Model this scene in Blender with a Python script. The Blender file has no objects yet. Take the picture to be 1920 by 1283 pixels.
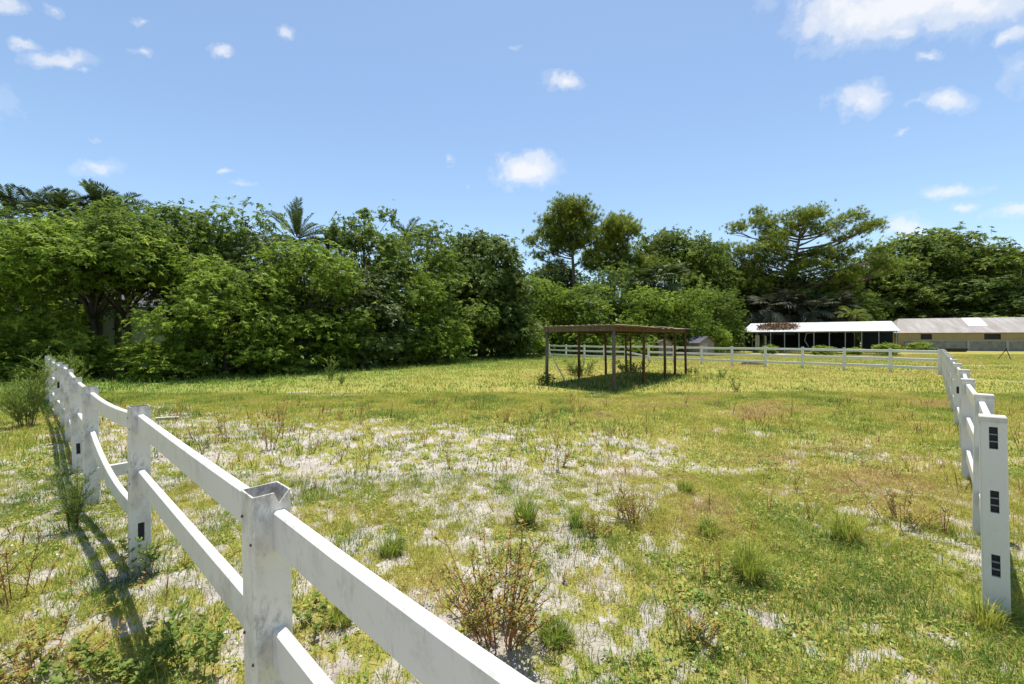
import bpy, math
import numpy as np
from mathutils import Vector, Euler, Matrix

SC = bpy.context.scene
COL = SC.collection
PI = math.pi
H = 2.16          # camera height above the ground
F = 855.0         # focal length in photo pixels
HZ = 635.0        # horizon row of the photo

# ----------------------------------------------------------------- helpers
def A(*a): return np.array(a, dtype=np.float64)
def unit(v):
    v = np.asarray(v, dtype=np.float64)
    return v / np.maximum(np.linalg.norm(v, axis=-1, keepdims=True), 1e-9)

def hash2(ix, iy, seed):
    h = (ix.astype(np.int64) * 374761393 + iy.astype(np.int64) * 668265263 + seed * 1442695041) & 0xFFFFFFFF
    h = ((h ^ (h >> 13)) * 1274126177) & 0xFFFFFFFF
    h = h ^ (h >> 16)
    return (h & 0xFFFF) / 65535.0
def vnoise(x, y, seed=0):
    x = np.asarray(x, float); y = np.asarray(y, float)
    ix = np.floor(x); iy = np.floor(y); fx = x - ix; fy = y - iy
    fx = fx * fx * (3 - 2 * fx); fy = fy * fy * (3 - 2 * fy)
    a = hash2(ix, iy, seed); b = hash2(ix + 1, iy, seed); c = hash2(ix, iy + 1, seed); d = hash2(ix + 1, iy + 1, seed)
    return (a * (1 - fx) + b * fx) * (1 - fy) + (c * (1 - fx) + d * fx) * fy
def fbm(x, y, seed=0, octv=3):
    s = 0.0; amp = 1.0; tot = 0.0
    for o in range(octv):
        s = s + amp * vnoise(x * 2 ** o + 17.3 * o, y * 2 ** o - 9.1 * o, seed + o * 31); tot += amp; amp *= .5
    return s / tot
def sstep(a, b, x):
    t = np.clip((x - a) / (b - a), 0, 1); return t * t * (3 - 2 * t)

class Geo:
    """collects quads, triangles and n-gons with a per-vertex tone"""
    def __init__(s): s.v = []; s.t = []; s.q = []; s.tr = []; s.ng = []; s.n = 0
    def add(s, V, quads=None, tris=None, tone=0.5, ngons=None):
        V = np.asarray(V, float).reshape(-1, 3)
        s.v.append(V); s.t.append(np.broadcast_to(np.asarray(tone, float), (len(V),)).copy())
        if quads is not None and len(quads): s.q.append(np.asarray(quads, np.int64).reshape(-1, 4) + s.n)
        if tris is not None and len(tris): s.tr.append(np.asarray(tris, np.int64).reshape(-1, 3) + s.n)
        if ngons:
            for g in ngons: s.ng.append([i + s.n for i in g])
        s.n += len(V)
    def mesh(s, name, mat, smooth=False):
        me = bpy.data.meshes.new(name)
        V = np.concatenate(s.v); me.vertices.add(len(V)); me.vertices.foreach_set('co', V.astype(np.float32).ravel())
        loops = []; starts = []; pos = 0
        for arr, k in ((s.q, 4), (s.tr, 3)):
            if arr:
                a = np.concatenate(arr); loops.append(a.ravel()); starts.append(pos + np.arange(len(a)) * k); pos += a.size
        for g in s.ng:
            loops.append(np.array(g)); starts.append(np.array([pos])); pos += len(g)
        L = np.concatenate(loops).astype(np.int32); S = np.concatenate(starts).astype(np.int32)
        me.loops.add(len(L)); me.loops.foreach_set('vertex_index', L)
        me.polygons.add(len(S)); me.polygons.foreach_set('loop_start', S)
        me.update(calc_edges=True); me.validate()
        at = me.attributes.new('tone', 'FLOAT', 'POINT'); at.data.foreach_set('value', np.concatenate(s.t).astype(np.float32))
        me.polygons.foreach_set('use_smooth', np.full(len(S), bool(smooth)))
        me.materials.append(mat)
        return me
    def build(s, name, mat, parent=None, smooth=False, loc=(0, 0, 0)):
        return link(name, s.mesh(name, mat, smooth), parent, loc)
    # ---- shapes
    def box(s, c, size, ax=None, tone=.5):
        """box centred at c, ax = (ux, uy, uz) rows"""
        ax = np.eye(3) if ax is None else np.asarray(ax, float)
        V = []
        for z in (-.5, .5):
            for x, y in ((-.5, -.5), (.5, -.5), (.5, .5), (-.5, .5)):
                V.append(np.asarray(c) + ax[0] * x * size[0] + ax[1] * y * size[1] + ax[2] * z * size[2])
        s.add(V, [[3, 2, 1, 0], [4, 5, 6, 7], [0, 1, 5, 4], [1, 2, 6, 5], [2, 3, 7, 6], [3, 0, 4, 7]], tone=tone)
    def tube(s, P, R, sides=6, tone=.5, cap=True):
        P = np.asarray(P, float); R = np.broadcast_to(np.asarray(R, float), (len(P),))
        T = unit(np.gradient(P, axis=0))
        up = A(0, 0, 1) if abs(T[0][2]) < .9 else A(1, 0, 0)
        V = []
        u = unit(np.cross(up, T[0]))
        for i in range(len(P)):
            u = unit(u - T[i] * np.dot(u, T[i])); w = np.cross(T[i], u)
            for k in range(sides):
                a = 2 * PI * k / sides
                V.append(P[i] + R[i] * (math.cos(a) * u + math.sin(a) * w))
        q = []
        for i in range(len(P) - 1):
            for k in range(sides):
                k2 = (k + 1) % sides
                q.append([i * sides + k, i * sides + k2, (i + 1) * sides + k2, (i + 1) * sides + k])
        ng = None
        if cap: ng = [list(range(sides))[::-1], [(len(P) - 1) * sides + k for k in range(sides)]]
        s.add(V, q, tone=tone, ngons=ng)
    def sweep(s, P, prof, tone=.5):
        """sweeps a profile (side, up) along a polyline, profile kept upright"""
        P = np.asarray(P, float); T = unit(np.gradient(P, axis=0)); n = len(prof); V = []
        for i in range(len(P)):
            side = unit(np.cross(T[i], A(0, 0, 1))); up = np.cross(side, T[i])
            for a, b in prof: V.append(P[i] + side * a + up * b)
        q = []
        for i in range(len(P) - 1):
            for k in range(n):
                k2 = (k + 1) % n
                q.append([i * n + k2, i * n + k, (i + 1) * n + k, (i + 1) * n + k2])
        s.add(V, q, tone=tone, ngons=[list(range(n)), [(len(P) - 1) * n + k for k in range(n)][::-1]])
    def leaves(s, P, D, S, L, W, tone, droop=.15, fold=.18):
        """n four-cornered leaves: base P, direction D, side S"""
        n = len(P); L = np.broadcast_to(L, (n,))[:, None]; W = np.broadcast_to(W, (n,))[:, None]
        N = np.cross(D, S)
        mid = P + D * L * .45
        tip = P + D * L - A(0, 0, 1) * L * droop
        a = mid + S * W * .5 + N * W * fold; b = mid - S * W * .5 + N * W * fold
        V = np.stack([P, a, tip, b], axis=1).reshape(-1, 3)
        s.add(V, np.arange(4 * n).reshape(n, 4), tone=np.repeat(np.broadcast_to(tone, (n,)), 4))
    def blades(s, P, D, S, L, W, tone, bend):
        """grass blades: quad + tip triangle, bending along D"""
        n = len(P); L = np.broadcast_to(L, (n,))[:, None]; W = np.broadcast_to(W, (n,))[:, None]; bend = np.broadcast_to(bend, (n,))[:, None]
        Z = A(0, 0, 1)
        m = P + Z * L * .55 + D * L * bend * .35
        t = P + Z * L * (1 - .35 * bend) + D * L * bend
        V = np.stack([P - S * W * .5, P + S * W * .5, m + S * W * .36, m - S * W * .36, t], axis=1).reshape(-1, 3)
        i = np.arange(n)[:, None] * 5
        s.add(V, np.concatenate([i, i + 1, i + 2, i + 3], 1), np.concatenate([i + 3, i + 2, i + 4], 1), tone=np.repeat(np.broadcast_to(tone, (n,)), 5))

def link(name, me, parent=None, loc=(0, 0, 0)):
    o = bpy.data.objects.new(name, me); COL.objects.link(o); o.location = loc
    if parent is not None: o.parent = parent
    return o
def tag(o, label, cat, group=None):
    o['label'] = label; o['category'] = cat; o['kind'] = 'thing'
    if group: o['group'] = group
    return o
def thing(name, label, cat, loc=(0, 0, 0), rz=0, group=None, scale=(1, 1, 1)):
    o = link(name, None, None, loc); o.rotation_euler = (0, 0, rz); o.scale = scale
    o.empty_display_size = .2
    return tag(o, label, cat, group)
def kind(o, k): o['kind'] = k; return o
def at(px, d, z=0.0): return A((px - 960) / F * d, d, z)
def gnd(px, py):
    d = H * F / (py - HZ); return at(px, d)

# ground relief
def gz(x, y):
    x = np.asarray(x, float); y = np.asarray(y, float)
    r = np.hypot(x, y)
    z = .05 * (fbm(x / 2.2, y / 2.2, 5, 3) - .5) + .10 * (fbm(x / 11, y / 11, 9, 2) - .5)
    return z * (1 - sstep(45, 70, r))

# ----------------------------------------------------------------- materials
def new_mat(name):
    m = bpy.data.materials.new(name); m.use_nodes = True
    nt = m.node_tree; nt.nodes.clear()
    return m, nt
def nd(nt, typ, **kw):
    n = nt.nodes.new(typ)
    for k, v in kw.items():
        if k.startswith('i_'): n.inputs[k[2:].replace('_', ' ')].default_value = v
        else: setattr(n, k, v)
    return n
def ramp(nt, stops, fac=None):
    r = nt.nodes.new('ShaderNodeValToRGB'); e = r.color_ramp.elements
    while len(e) > 1: e.remove(e[-1])
    e[0].position = stops[0][0]; e[0].color = (*stops[0][1], 1)
    for p, c in stops[1:]:
        x = e.new(p); x.color = (*c, 1)
    if fac is not None: nt.links.new(fac, r.inputs['Fac'])
    return r
def mixc(nt, a, b, fac, typ='MIX'):
    m = nt.nodes.new('ShaderNodeMix'); m.data_type = 'RGBA'; m.blend_type = typ
    for sock, v in ((m.inputs[0], fac), (m.inputs[6], a), (m.inputs[7], b)):
        if hasattr(v, 'links') or isinstance(v, bpy.types.NodeSocket): nt.links.new(v, sock)
        elif isinstance(v, tuple): sock.default_value = (*v, 1)
        else: sock.default_value = v
    return m.outputs[2]
def math_n(nt, op, a, b=0.0, c=None, clamp=False):
    m = nt.nodes.new('ShaderNodeMath'); m.operation = op; m.use_clamp = clamp
    for i, v in enumerate((a, b, c)):
        if v is None: continue
        if isinstance(v, bpy.types.NodeSocket): nt.links.new(v, m.inputs[i])
        else: m.inputs[i].default_value = v
    return m.outputs[0]
def noise(nt, scale, detail=3, rough=.55, vec=None, dist=0.0):
    n = nt.nodes.new('ShaderNodeTexNoise'); n.inputs['Scale'].default_value = scale; n.inputs['Detail'].default_value = detail
    n.inputs['Roughness'].default_value = rough; n.inputs['Distortion'].default_value = dist
    if vec is not None: nt.links.new(vec, n.inputs['Vector'])
    return n
def coords(nt, kindname='Object', scale=None):
    t = nt.nodes.new('ShaderNodeTexCoord'); s = t.outputs[kindname]
    if scale:
        m = nt.nodes.new('ShaderNodeMapping'); m.inputs['Scale'].default_value = scale; nt.links.new(s, m.inputs['Vector']); s = m.outputs[0]
    return s
def finish(m, nt, color, rough=.6, spec=.3, bump=None, bstr=.3, bdist=.02, metal=0.0, transl=None):
    b = nt.nodes.new('ShaderNodeBsdfPrincipled'); out = nt.nodes.new('ShaderNodeOutputMaterial')
    if isinstance(color, tuple): b.inputs['Base Color'].default_value = (*color, 1)
    else: nt.links.new(color, b.inputs['Base Color'])
    if isinstance(rough, (int, float)): b.inputs['Roughness'].default_value = rough
    else: nt.links.new(rough, b.inputs['Roughness'])
    b.inputs['Specular IOR Level'].default_value = spec; b.inputs['Metallic'].default_value = metal
    if bump is not None:
        bn = nt.nodes.new('ShaderNodeBump'); bn.inputs['Strength'].default_value = bstr; bn.inputs['Distance'].default_value = bdist
        nt.links.new(bump, bn.inputs['Height']); nt.links.new(bn.outputs[0], b.inputs['Normal'])
    sh = b.outputs[0]
    if transl:
        t = nt.nodes.new('ShaderNodeBsdfTranslucent')
        if isinstance(color, tuple): t.inputs[0].default_value = (*color, 1)
        else: nt.links.new(color, t.inputs[0])
        mx = nt.nodes.new('ShaderNodeMixShader'); mx.inputs[0].default_value = transl
        nt.links.new(sh, mx.inputs[1]); nt.links.new(t.outputs[0], mx.inputs[2]); sh = mx.outputs[0]
    nt.links.new(sh, out.inputs[0])
    return m

def mat_leaf(name, stops, transl=.35, rough=.55, spec=.25):
    m, nt = new_mat(name)
    a = nd(nt, 'ShaderNodeAttribute', attribute_name='tone')
    r = ramp(nt, stops, a.outputs['Fac'])
    return finish(m, nt, r.outputs[0], rough, spec, transl=transl)
def mat_flat(name, col, rough=.7, spec=.3, var=.15, scale=6, metal=0.0):
    m, nt = new_mat(name)
    n = noise(nt, scale, 4, vec=coords(nt))
    lo = tuple(c * (1 - var) for c in col); hi = tuple(min(1, c * (1 + var)) for c in col)
    r = ramp(nt, [(.3, lo), (.7, hi)], n.outputs['Fac'])
    return finish(m, nt, r.outputs[0], rough, spec, bump=n.outputs['Fac'], bstr=.15, metal=metal)
def mat_bark(name, c1, c2, sc=5):
    m, nt = new_mat(name)
    n = noise(nt, sc, 5, .65, vec=coords(nt, 'Object', (1, 1, .25)))
    r = ramp(nt, [(.3, c1), (.7, c2)], n.outputs['Fac'])
    return finish(m, nt, r.outputs[0], .9, .1, bump=n.outputs['Fac'], bstr=.6, bdist=.05)
def mat_vinyl(name, dirt, base=(.79, .77, .735), zs=.35):
    m, nt = new_mat(name)
    co = coords(nt)
    big = noise(nt, 1.3, 3, .6, vec=co)
    st = noise(nt, 9, 6, .72, vec=coords(nt, 'Object', (1, 1, zs)))
    fine = noise(nt, 60, 3, .6, vec=co); blot = noise(nt, 2.3, 2, .5, vec=co); st2 = noise(nt, 42, 5, .75, vec=coords(nt, 'Object', (1, 1, .45)))
    sc = noise(nt, 26, 2, .5, vec=coords(nt, 'Object', (1, 1, .16)), dist=1.5)
    k = math_n(nt, 'MULTIPLY', big.outputs['Fac'], st.outputs['Fac'])
    k = math_n(nt, 'ADD', k, math_n(nt, 'MULTIPLY', fine.outputs['Fac'], .10))
    k2 = math_n(nt, 'ADD', math_n(nt, 'MULTIPLY', blot.outputs['Fac'], .62), math_n(nt, 'MULTIPLY', st2.outputs['Fac'], .42))
    r = ramp(nt, [(.34 - .10 * dirt, (0, 0, 0)), (.52 - .10 * dirt, (1, 1, 1))], k)
    scr = ramp(nt, [(.68, (0, 0, 0)), (.74, (1, 1, 1))], sc.outputs['Fac'])
    f = math_n(nt, 'MULTIPLY', r.outputs[0], .22 + .55 * dirt)
    c = mixc(nt, base, (.22, .205, .165), f)
    c = mixc(nt, c, (.10, .095, .075), math_n(nt, 'MULTIPLY', ramp(nt, [(.60 - .05 * dirt, (0, 0, 0)), (.70 - .05 * dirt, (1, 1, 1))], k2).outputs[0], .75 * dirt))
    c = mixc(nt, c, (.20, .17, .13), math_n(nt, 'MULTIPLY', scr.outputs[0], .55 * dirt))
    # mud splashed on the lowest hand's breadth
    sx = nt.nodes.new('ShaderNodeSeparateXYZ'); nt.links.new(coords(nt), sx.inputs[0])
    lo = math_n(nt, 'SUBTRACT', 1.0, math_n(nt, 'DIVIDE', sx.outputs['Z'], .28), clamp=True)
    lo = math_n(nt, 'MULTIPLY', lo, math_n(nt, 'ADD', st.outputs['Fac'], -.15), clamp=True)
    c = mixc(nt, c, (.36, .30, .22), lo)
    return finish(m, nt, c, .38, .45, bump=big.outputs['Fac'], bstr=.08, bdist=.02)

M = {}
M['vinyl_dirty'] = mat_vinyl('weathered_white_vinyl', .8, (.68, .645, .595), .6)
M['vinyl_rail'] = mat_vinyl('scuffed_white_vinyl', .42, (.665, .63, .585), .9)
M['vinyl'] = mat_vinyl('white_vinyl', .2, (.68, .645, .595))
M['vinyl_far'] = mat_vinyl('white_vinyl_back', .1, (.66, .65, .62))
M['slot'] = mat_flat('slot_shade', (.03, .03, .037), .6)  # near-black colour stands for the shade inside the hollow post
M['slot_rib'] = mat_flat('slot_rib_grey', (.30, .31, .32), .5)
M['screw'] = mat_flat('rusty_screw', (.10, .06, .04), .6)
M['old_wood'] = mat_bark('old_grey_wood', (.085, .066, .055), (.21, .165, .135), 7)
M['brown_wood'] = mat_bark('brown_wood', (.07, .036, .02), (.17, .095, .05), 6)
M['plywood'] = mat_bark('weathered_plywood', (.20, .165, .135), (.42, .37, .315), 3)
M['bark'] = mat_bark('tree_bark', (.035, .027, .02), (.12, .095, .075))
M['pine_bark'] = mat_bark('pine_bark', (.07, .05, .04), (.20, .155, .125))
M['palm_bark'] = mat_bark('palm_bark', (.07, .06, .045), (.19, .165, .13), 8)
M['sheet_white'] = mat_flat('painted_white_sheet', (.72, .73, .75), .4, .4, .06, 1.2)
M['galv'] = mat_flat('galvanised_steel', (.30, .31, .33), .5, .5, .2, 3)
M['dark_cloth'] = mat_flat('dark_shade_cloth', (.014, .014, .017), .9, .05, .4, 1.5)
M['blue_sheet'] = mat_flat('dark_blue_sheet', (.016, .02, .03), .7, .15, .3, 2)
M['cream'] = mat_flat('cream_paint', (.50, .365, .15), .7, .2, .07, .8)
M['concrete'] = mat_flat('grey_concrete', (.20, .195, .195), .9, .1, .25, 1.3)
M['pale_post'] = mat_flat('pale_concrete', (.33, .32, .31), .9, .1, .2, 3)
M['dark'] = mat_flat('dark_interior', (.02, .018, .02), .8)
M['glass'] = mat_flat('dark_window_glass', (.02, .018, .02), .3, .25, .4, 2)
M['house'] = mat_flat('white_house_wall', (.72, .72, .74), .7, .2, .05, 1)
M['shingle'] = mat_flat('grey_shingle', (.10, .10, .115), .85, .15, .3, 9)
M['pink_wall'] = mat_flat('pinkish_shed_wall', (.25, .20, .175), .8, .2, .12, 3)
M['brown_metal'] = mat_flat('brown_metal', (.17, .13, .12), .7, .2, .2, 3)
M['black_iron'] = mat_flat('black_iron', (.02, .018, .017), .6, .4, .2, 8)
M['dry_leaf'] = mat_leaf('dry_leaf', [(0, (.10, .06, .035)), (.5, (.27, .17, .10)), (1, (.46, .34, .24))], .1, .8, .1)
M['stone'] = mat_leaf('shell_stone', [(0, (.40, .36, .33)), (1, (.82, .79, .76))], None, .8, .2)
M['litter'] = mat_leaf('plant_litter', [(0, (.14, .10, .06)), (.6, (.36, .28, .17)), (1, (.55, .47, .34))], .1, .8, .1)

# rusty corrugated barn roof
def mat_barn_roof():
    m, nt = new_mat('weathered_barn_roof')
    co = coords(nt)
    n1 = noise(nt, .55, 4, .6, vec=coords(nt, 'Object', (1.6, .5, .5)))
    n2 = noise(nt, 1.2, 5, .7, vec=coords(nt, 'Object', (3.0, .35, .35)))
    w = nd(nt, 'ShaderNodeTexWave', wave_type='BANDS', bands_direction='X'); w.inputs['Scale'].default_value = .30
    w.inputs['Distortion'].default_value = .4
    nt.links.new(co, w.inputs['Vector'])
    base = ramp(nt, [(.3, (.22, .195, .175)), (.55, (.30, .272, .25)), (.8, (.37, .35, .33))], n1.outputs['Fac'])
    rust = ramp(nt, [(.60, (0, 0, 0)), (.74, (1, 1, 1))], n2.outputs['Fac'])
    c = mixc(nt, base.outputs[0], (.26, .15, .09), math_n(nt, 'MULTIPLY', rust.outputs[0], .55))
    seam = ramp(nt, [(.0, (1, 1, 1)), (.06, (0, 0, 0))], w.outputs['Fac'])
    c = mixc(nt, c, (.22, .19, .17), math_n(nt, 'MULTIPLY', seam.outputs[0], .7))
    return finish(m, nt, c, .65, .3, bump=n2.outputs['Fac'], bstr=.1)
M['barn_roof'] = mat_barn_roof()
def mat_white_roof():
    m, nt = new_mat('white_sheet_roof')
    n1 = noise(nt, .9, 4, .6, vec=coords(nt, 'Object', (1, .4, .4)))
    w = nd(nt, 'ShaderNodeTexWave', wave_type='BANDS', bands_direction='X'); w.inputs['Scale'].default_value = 1.5
    nt.links.new(coords(nt), w.inputs['Vector'])
    r = ramp(nt, [(.3, (.44, .45, .48)), (.6, (.58, .59, .61))], n1.outputs['Fac'])
    return finish(m, nt, r.outputs[0], .4, .4, bump=w.outputs['Fac'], bstr=.5, bdist=.05)
M['white_roof'] = mat_white_roof()

# foliage
M['leaf_bright'] = mat_leaf('leaf_bright', [(0, (.06, .095, .017)), (.4, (.16, .245, .03)), (.75, (.30, .40, .05)), (1, (.45, .51, .09))], .48, .5, .12)
M['leaf_mid'] = mat_leaf('leaf_mid', [(0, (.052, .082, .018)), (.5, (.135, .205, .032)), (.85, (.245, .32, .048)), (1, (.34, .40, .08))], .45, .5, .12)
M['leaf_grey'] = mat_leaf('leaf_grey_green', [(0, (.05, .07, .025)), (.5, (.12, .165, .05)), (.85, (.20, .255, .085)), (1, (.32, .37, .16))], .42, .42, .3)
M['leaf_dark'] = mat_leaf('leaf_dark', [(0, (.045, .07, .018)), (.5, (.11, .16, .034)), (.85, (.19, .245, .05)), (1, (.26, .31, .085))], .42, .5, .12)
M['leaf_oak'] = mat_leaf('leaf_oak', [(0, (.048, .072, .015)), (.5, (.135, .19, .03)), (.85, (.24, .30, .046)), (1, (.33, .38, .075))], .42, .5, .12)
M['needle'] = mat_leaf('pine_needles', [(0, (.065, .095, .014)), (.5, (.18, .235, .034)), (.85, (.31, .35, .05)), (1, (.40, .42, .09))], .45, .5, .12)
M['frond'] = mat_leaf('palm_frond', [(0, (.03, .045, .016)), (.5, (.075, .11, .03)), (1, (.16, .20, .055))], .3, .5, .2)
M['frond_grey'] = mat_leaf('grey_palm_frond', [(0, (.022, .028, .014)), (.5, (.048, .055, .032)), (1, (.12, .125, .085))], .2, .6, .15)
M['frond_yellow'] = mat_leaf('yellow_palm_frond', [(0, (.06, .10, .02)), (.5, (.20, .26, .05)), (1, (.42, .44, .14))], .35)
M['frond_dead'] = mat_leaf('dead_palm_frond', [(0, (.07, .045, .015)), (.5, (.20, .14, .04)), (1, (.34, .26, .09))], .2, .8, .1)
M['grass'] = mat_leaf('grass_blade', [(0, (.44, .30, .15)), (.16, (.47, .38, .13)), (.32, (.44, .42, .075)), (.55, (.29, .34, .048)), (.78, (.15, .25, .038)), (1, (.06, .135, .026))], .42, .6, .15)
M['clover'] = mat_leaf('low_leaf', [(0, (.45, .36, .12)), (.35, (.40, .40, .08)), (.65, (.21, .31, .05)), (1, (.09, .19, .03))], .35, .5, .25)
M['weed_leaf'] = mat_leaf('weed_leaf', [(0, (.36, .15, .04)), (.3, (.42, .33, .07)), (.6, (.22, .28, .045)), (1, (.07, .15, .025))], .35, .5, .3)
M['weed_green'] = mat_leaf('weed_green', [(0, (.30, .31, .06)), (.5, (.20, .27, .05)), (1, (.10, .17, .03))], .4, .5, .2)
M['stem_red'] = mat_leaf('red_stem', [(0, (.20, .055, .035)), (1, (.34, .14, .06))], None, .6, .3)
M['stem_green'] = mat_leaf('green_stem', [(0, (.08, .12, .03)), (1, (.18, .2, .05))], None, .6, .3)

# ----------------------------------------------------------------- world, sun, camera
SUN = unit(A(.04, .20, 1.0))
EL = math.asin(SUN[2]); AZ = math.atan2(SUN[0], SUN[1])
def make_world():
    w = bpy.data.worlds.new('World'); SC.world = w; w.use_nodes = True
    nt = w.node_tree; nt.nodes.clear()
    sky = nd(nt, 'ShaderNodeTexSky', sky_type='NISHITA', sun_disc=False, sun_elevation=EL, sun_rotation=AZ, altitude=0.0,
             air_density=1.0, dust_density=.6, ozone_density=2.2)
    tc = nt.nodes.new('ShaderNodeTexCoord'); dirv = tc.outputs['Generated']
    n1 = noise(nt, 9.0, 5, .62, vec=dirv); n2 = noise(nt, 26.0, 4, .6, vec=dirv)
    # ragged outlines: push the direction about with the noise colour
    def vm(op, a, b):
        m = nt.nodes.new('ShaderNodeVectorMath'); m.operation = op
        for i, v in enumerate((a, b)):
            if isinstance(v, bpy.types.NodeSocket): nt.links.new(v, m.inputs[i])
            elif isinstance(v, tuple): m.inputs[i].default_value = v
            else: m.inputs[3].default_value = v
        return m
    off = vm('SUBTRACT', n1.outputs['Color'], (.5, .5, .5)).outputs[0]
    s1 = vm('SCALE', off, .05)
    off2 = vm('SUBTRACT', n2.outputs['Color'], (.5, .5, .5)).outputs[0]
    s2 = vm('SCALE', off2, .026)
    d = vm('ADD', vm('ADD', dirv, s1.outputs[0]).outputs[0], s2.outputs[0]).outputs[0]
    # drifting fair-weather clouds: (photo column, row, half width, half height, thinness)
    CL = [(1700, 5, 175, 46, -.10), (1610, 20, 120, 60, .05), (1690, 58, 60, 28, .25), (1800, 15, 120, 36, .1), (1905, 68, 30, 22, .2), (1738, 104, 30, 12, .3),
          (1608, 190, 48, 32, .02), (1650, 178, 50, 14, .45), (1775, 190, 48, 24, .12), (1715, 195, 34, 16, .45), (1690, 256, 26, 14, .55),
          (1055, 150, 44, 20, .10), (990, 318, 50, 27, -.18), (843, 302, 20, 18, .45), (1785, 356, 54, 18, .15), (1808, 388, 34, 14, .3), (1700, 425, 44, 24, .08),
          (1785, 455, 26, 16, -.05), (1900, 405, 52, 20, .15), (1915, 490, 40, 24, .1),
          (408, 95, 24, 14, .12), (543, 62, 22, 13, .2), (270, 92, 26, 12, .35), (268, 32, 24, 16, .45), (88, 22, 26, 18, .35), (10, 8, 34, 18, .12),
          (44, 87, 30, 13, .3), (110, 112, 66, 19, .15), (150, 130, 26, 12, .4), (185, 313, 50, 22, .15), (180, 264, 30, 10, .6), (420, 321, 24, 9, .35),
          (455, 345, 46, 12, .6), (970, 92, 26, 10, .55), (870, 350, 18, 16, .65), (320, -160, 260, 90, .15), (2150, 120, 160, 80, .05), (-260, 200, 180, 70, .1), (1000, -320, 300, 110, .1)]
    acc = None
    for (px, py, rx, ry, thin) in CL:
        thin += .09 if rx < 100 and thin > -.1 else 0
        c = unit(A((px - 960) / F, 1.0, (HZ - py) / F)); dist = math.sqrt(((px - 960) / F) ** 2 + 1 + ((HZ - py) / F) ** 2)
        right = unit(A(1, 0, 0) - c * c[0]); up = np.cross(right, c)
        R = Matrix((tuple(right), tuple(c), tuple(up))).transposed()
        mp = nt.nodes.new('ShaderNodeMapping'); mp.vector_type = 'TEXTURE'
        mp.inputs['Location'].default_value = tuple(c); mp.inputs['Rotation'].default_value = R.to_euler()
        sx = rx / F / dist * 1.3; sz = ry / F / dist * 1.3
        mp.inputs['Scale'].default_value = (sx, .6, sz)
        nt.links.new(d, mp.inputs['Vector'])
        ln = vm('LENGTH', mp.outputs[0], (0, 0, 0)).outputs['Value']
        v = math_n(nt, 'ADD', ln, thin)
        acc = v if acc is None else math_n(nt, 'MINIMUM', acc, v)
    acc = math_n(nt, 'ADD', acc, math_n(nt, 'MULTIPLY', math_n(nt, 'SUBTRACT', n2.outputs['Fac'], .5), -1.1))
    cl = ramp(nt, [(.12, (1, 1, 1)), (.50, (.62, .62, .62)), (.80, (.16, .16, .16)), (1.12, (0, 0, 0))], acc)
    cl.color_ramp.interpolation = 'EASE'
    # thin high veil near the horizon side of the sky
    hs = nd(nt, 'ShaderNodeHueSaturation'); hs.inputs['Saturation'].default_value = SKY_SAT; hs.inputs['Value'].default_value = 1.0
    nt.links.new(sky.outputs[0], hs.inputs['Color'])
    gm = nt.nodes.new('ShaderNodeGamma'); gm.inputs[1].default_value = 1.0
    nt.links.new(hs.outputs[0], gm.inputs[0])
    c = mixc(nt, mixc(nt, gm.outputs[0], SKY_TINT, 1.0, 'MULTIPLY'), CLOUD, math_n(nt, 'MULTIPLY', cl.outputs[0], .86))
    bg = nt.nodes.new('ShaderNodeBackground'); bg.inputs['Strength'].default_value = SKY_STR
    out = nt.nodes.new('ShaderNodeOutputWorld')
    nt.links.new(c, bg.inputs[0]); nt.links.new(bg.outputs[0], out.inputs[0])
    w.cycles.sampling_method = 'MANUAL'; w.cycles.sample_map_resolution = 1024
SKY_STR = .105; SKY_SAT = .93; SKY_TINT = (.97, 1.045, 1.05); CLOUD = (5.6, 5.6, 5.65)
SUN_STR = 4.3; EXPO = .76
make_world()
sl = bpy.data.lights.new('sun', 'SUN'); sl.energy = SUN_STR; sl.angle = math.radians(.53); sl.color = (1.0, .955, .88)
so = link('sun', sl); so.rotation_euler = Vector(SUN).to_track_quat('Z', 'Y').to_euler(); so.location = (0, 0, 40)
cam = bpy.data.cameras.new('camera'); cam.sensor_width = 36; cam.lens = F / 1920 * 36; cam.shift_y = -(641.5 - HZ) / 1920
cam.clip_end = 5000; cam.clip_start = .05
co_ = link('camera', cam); co_.location = (0, 0, H); co_.rotation_euler = (PI / 2, 0, 0); SC.camera = co_
SC.view_settings.view_transform = 'Standard'; SC.view_settings.look = 'None'; SC.view_settings.gamma = 1; SC.view_settings.exposure = EXPO
SC.cycles.max_bounces = 8; SC.cycles.diffuse_bounces = 4; SC.cycles.glossy_bounces = 2; SC.cycles.transmission_bounces = 4; SC.cycles.transparent_max_bounces = 4
SC.cycles.use_denoising = True
SC.cycles.caustics_reflective = False; SC.cycles.caustics_refractive = False

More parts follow.
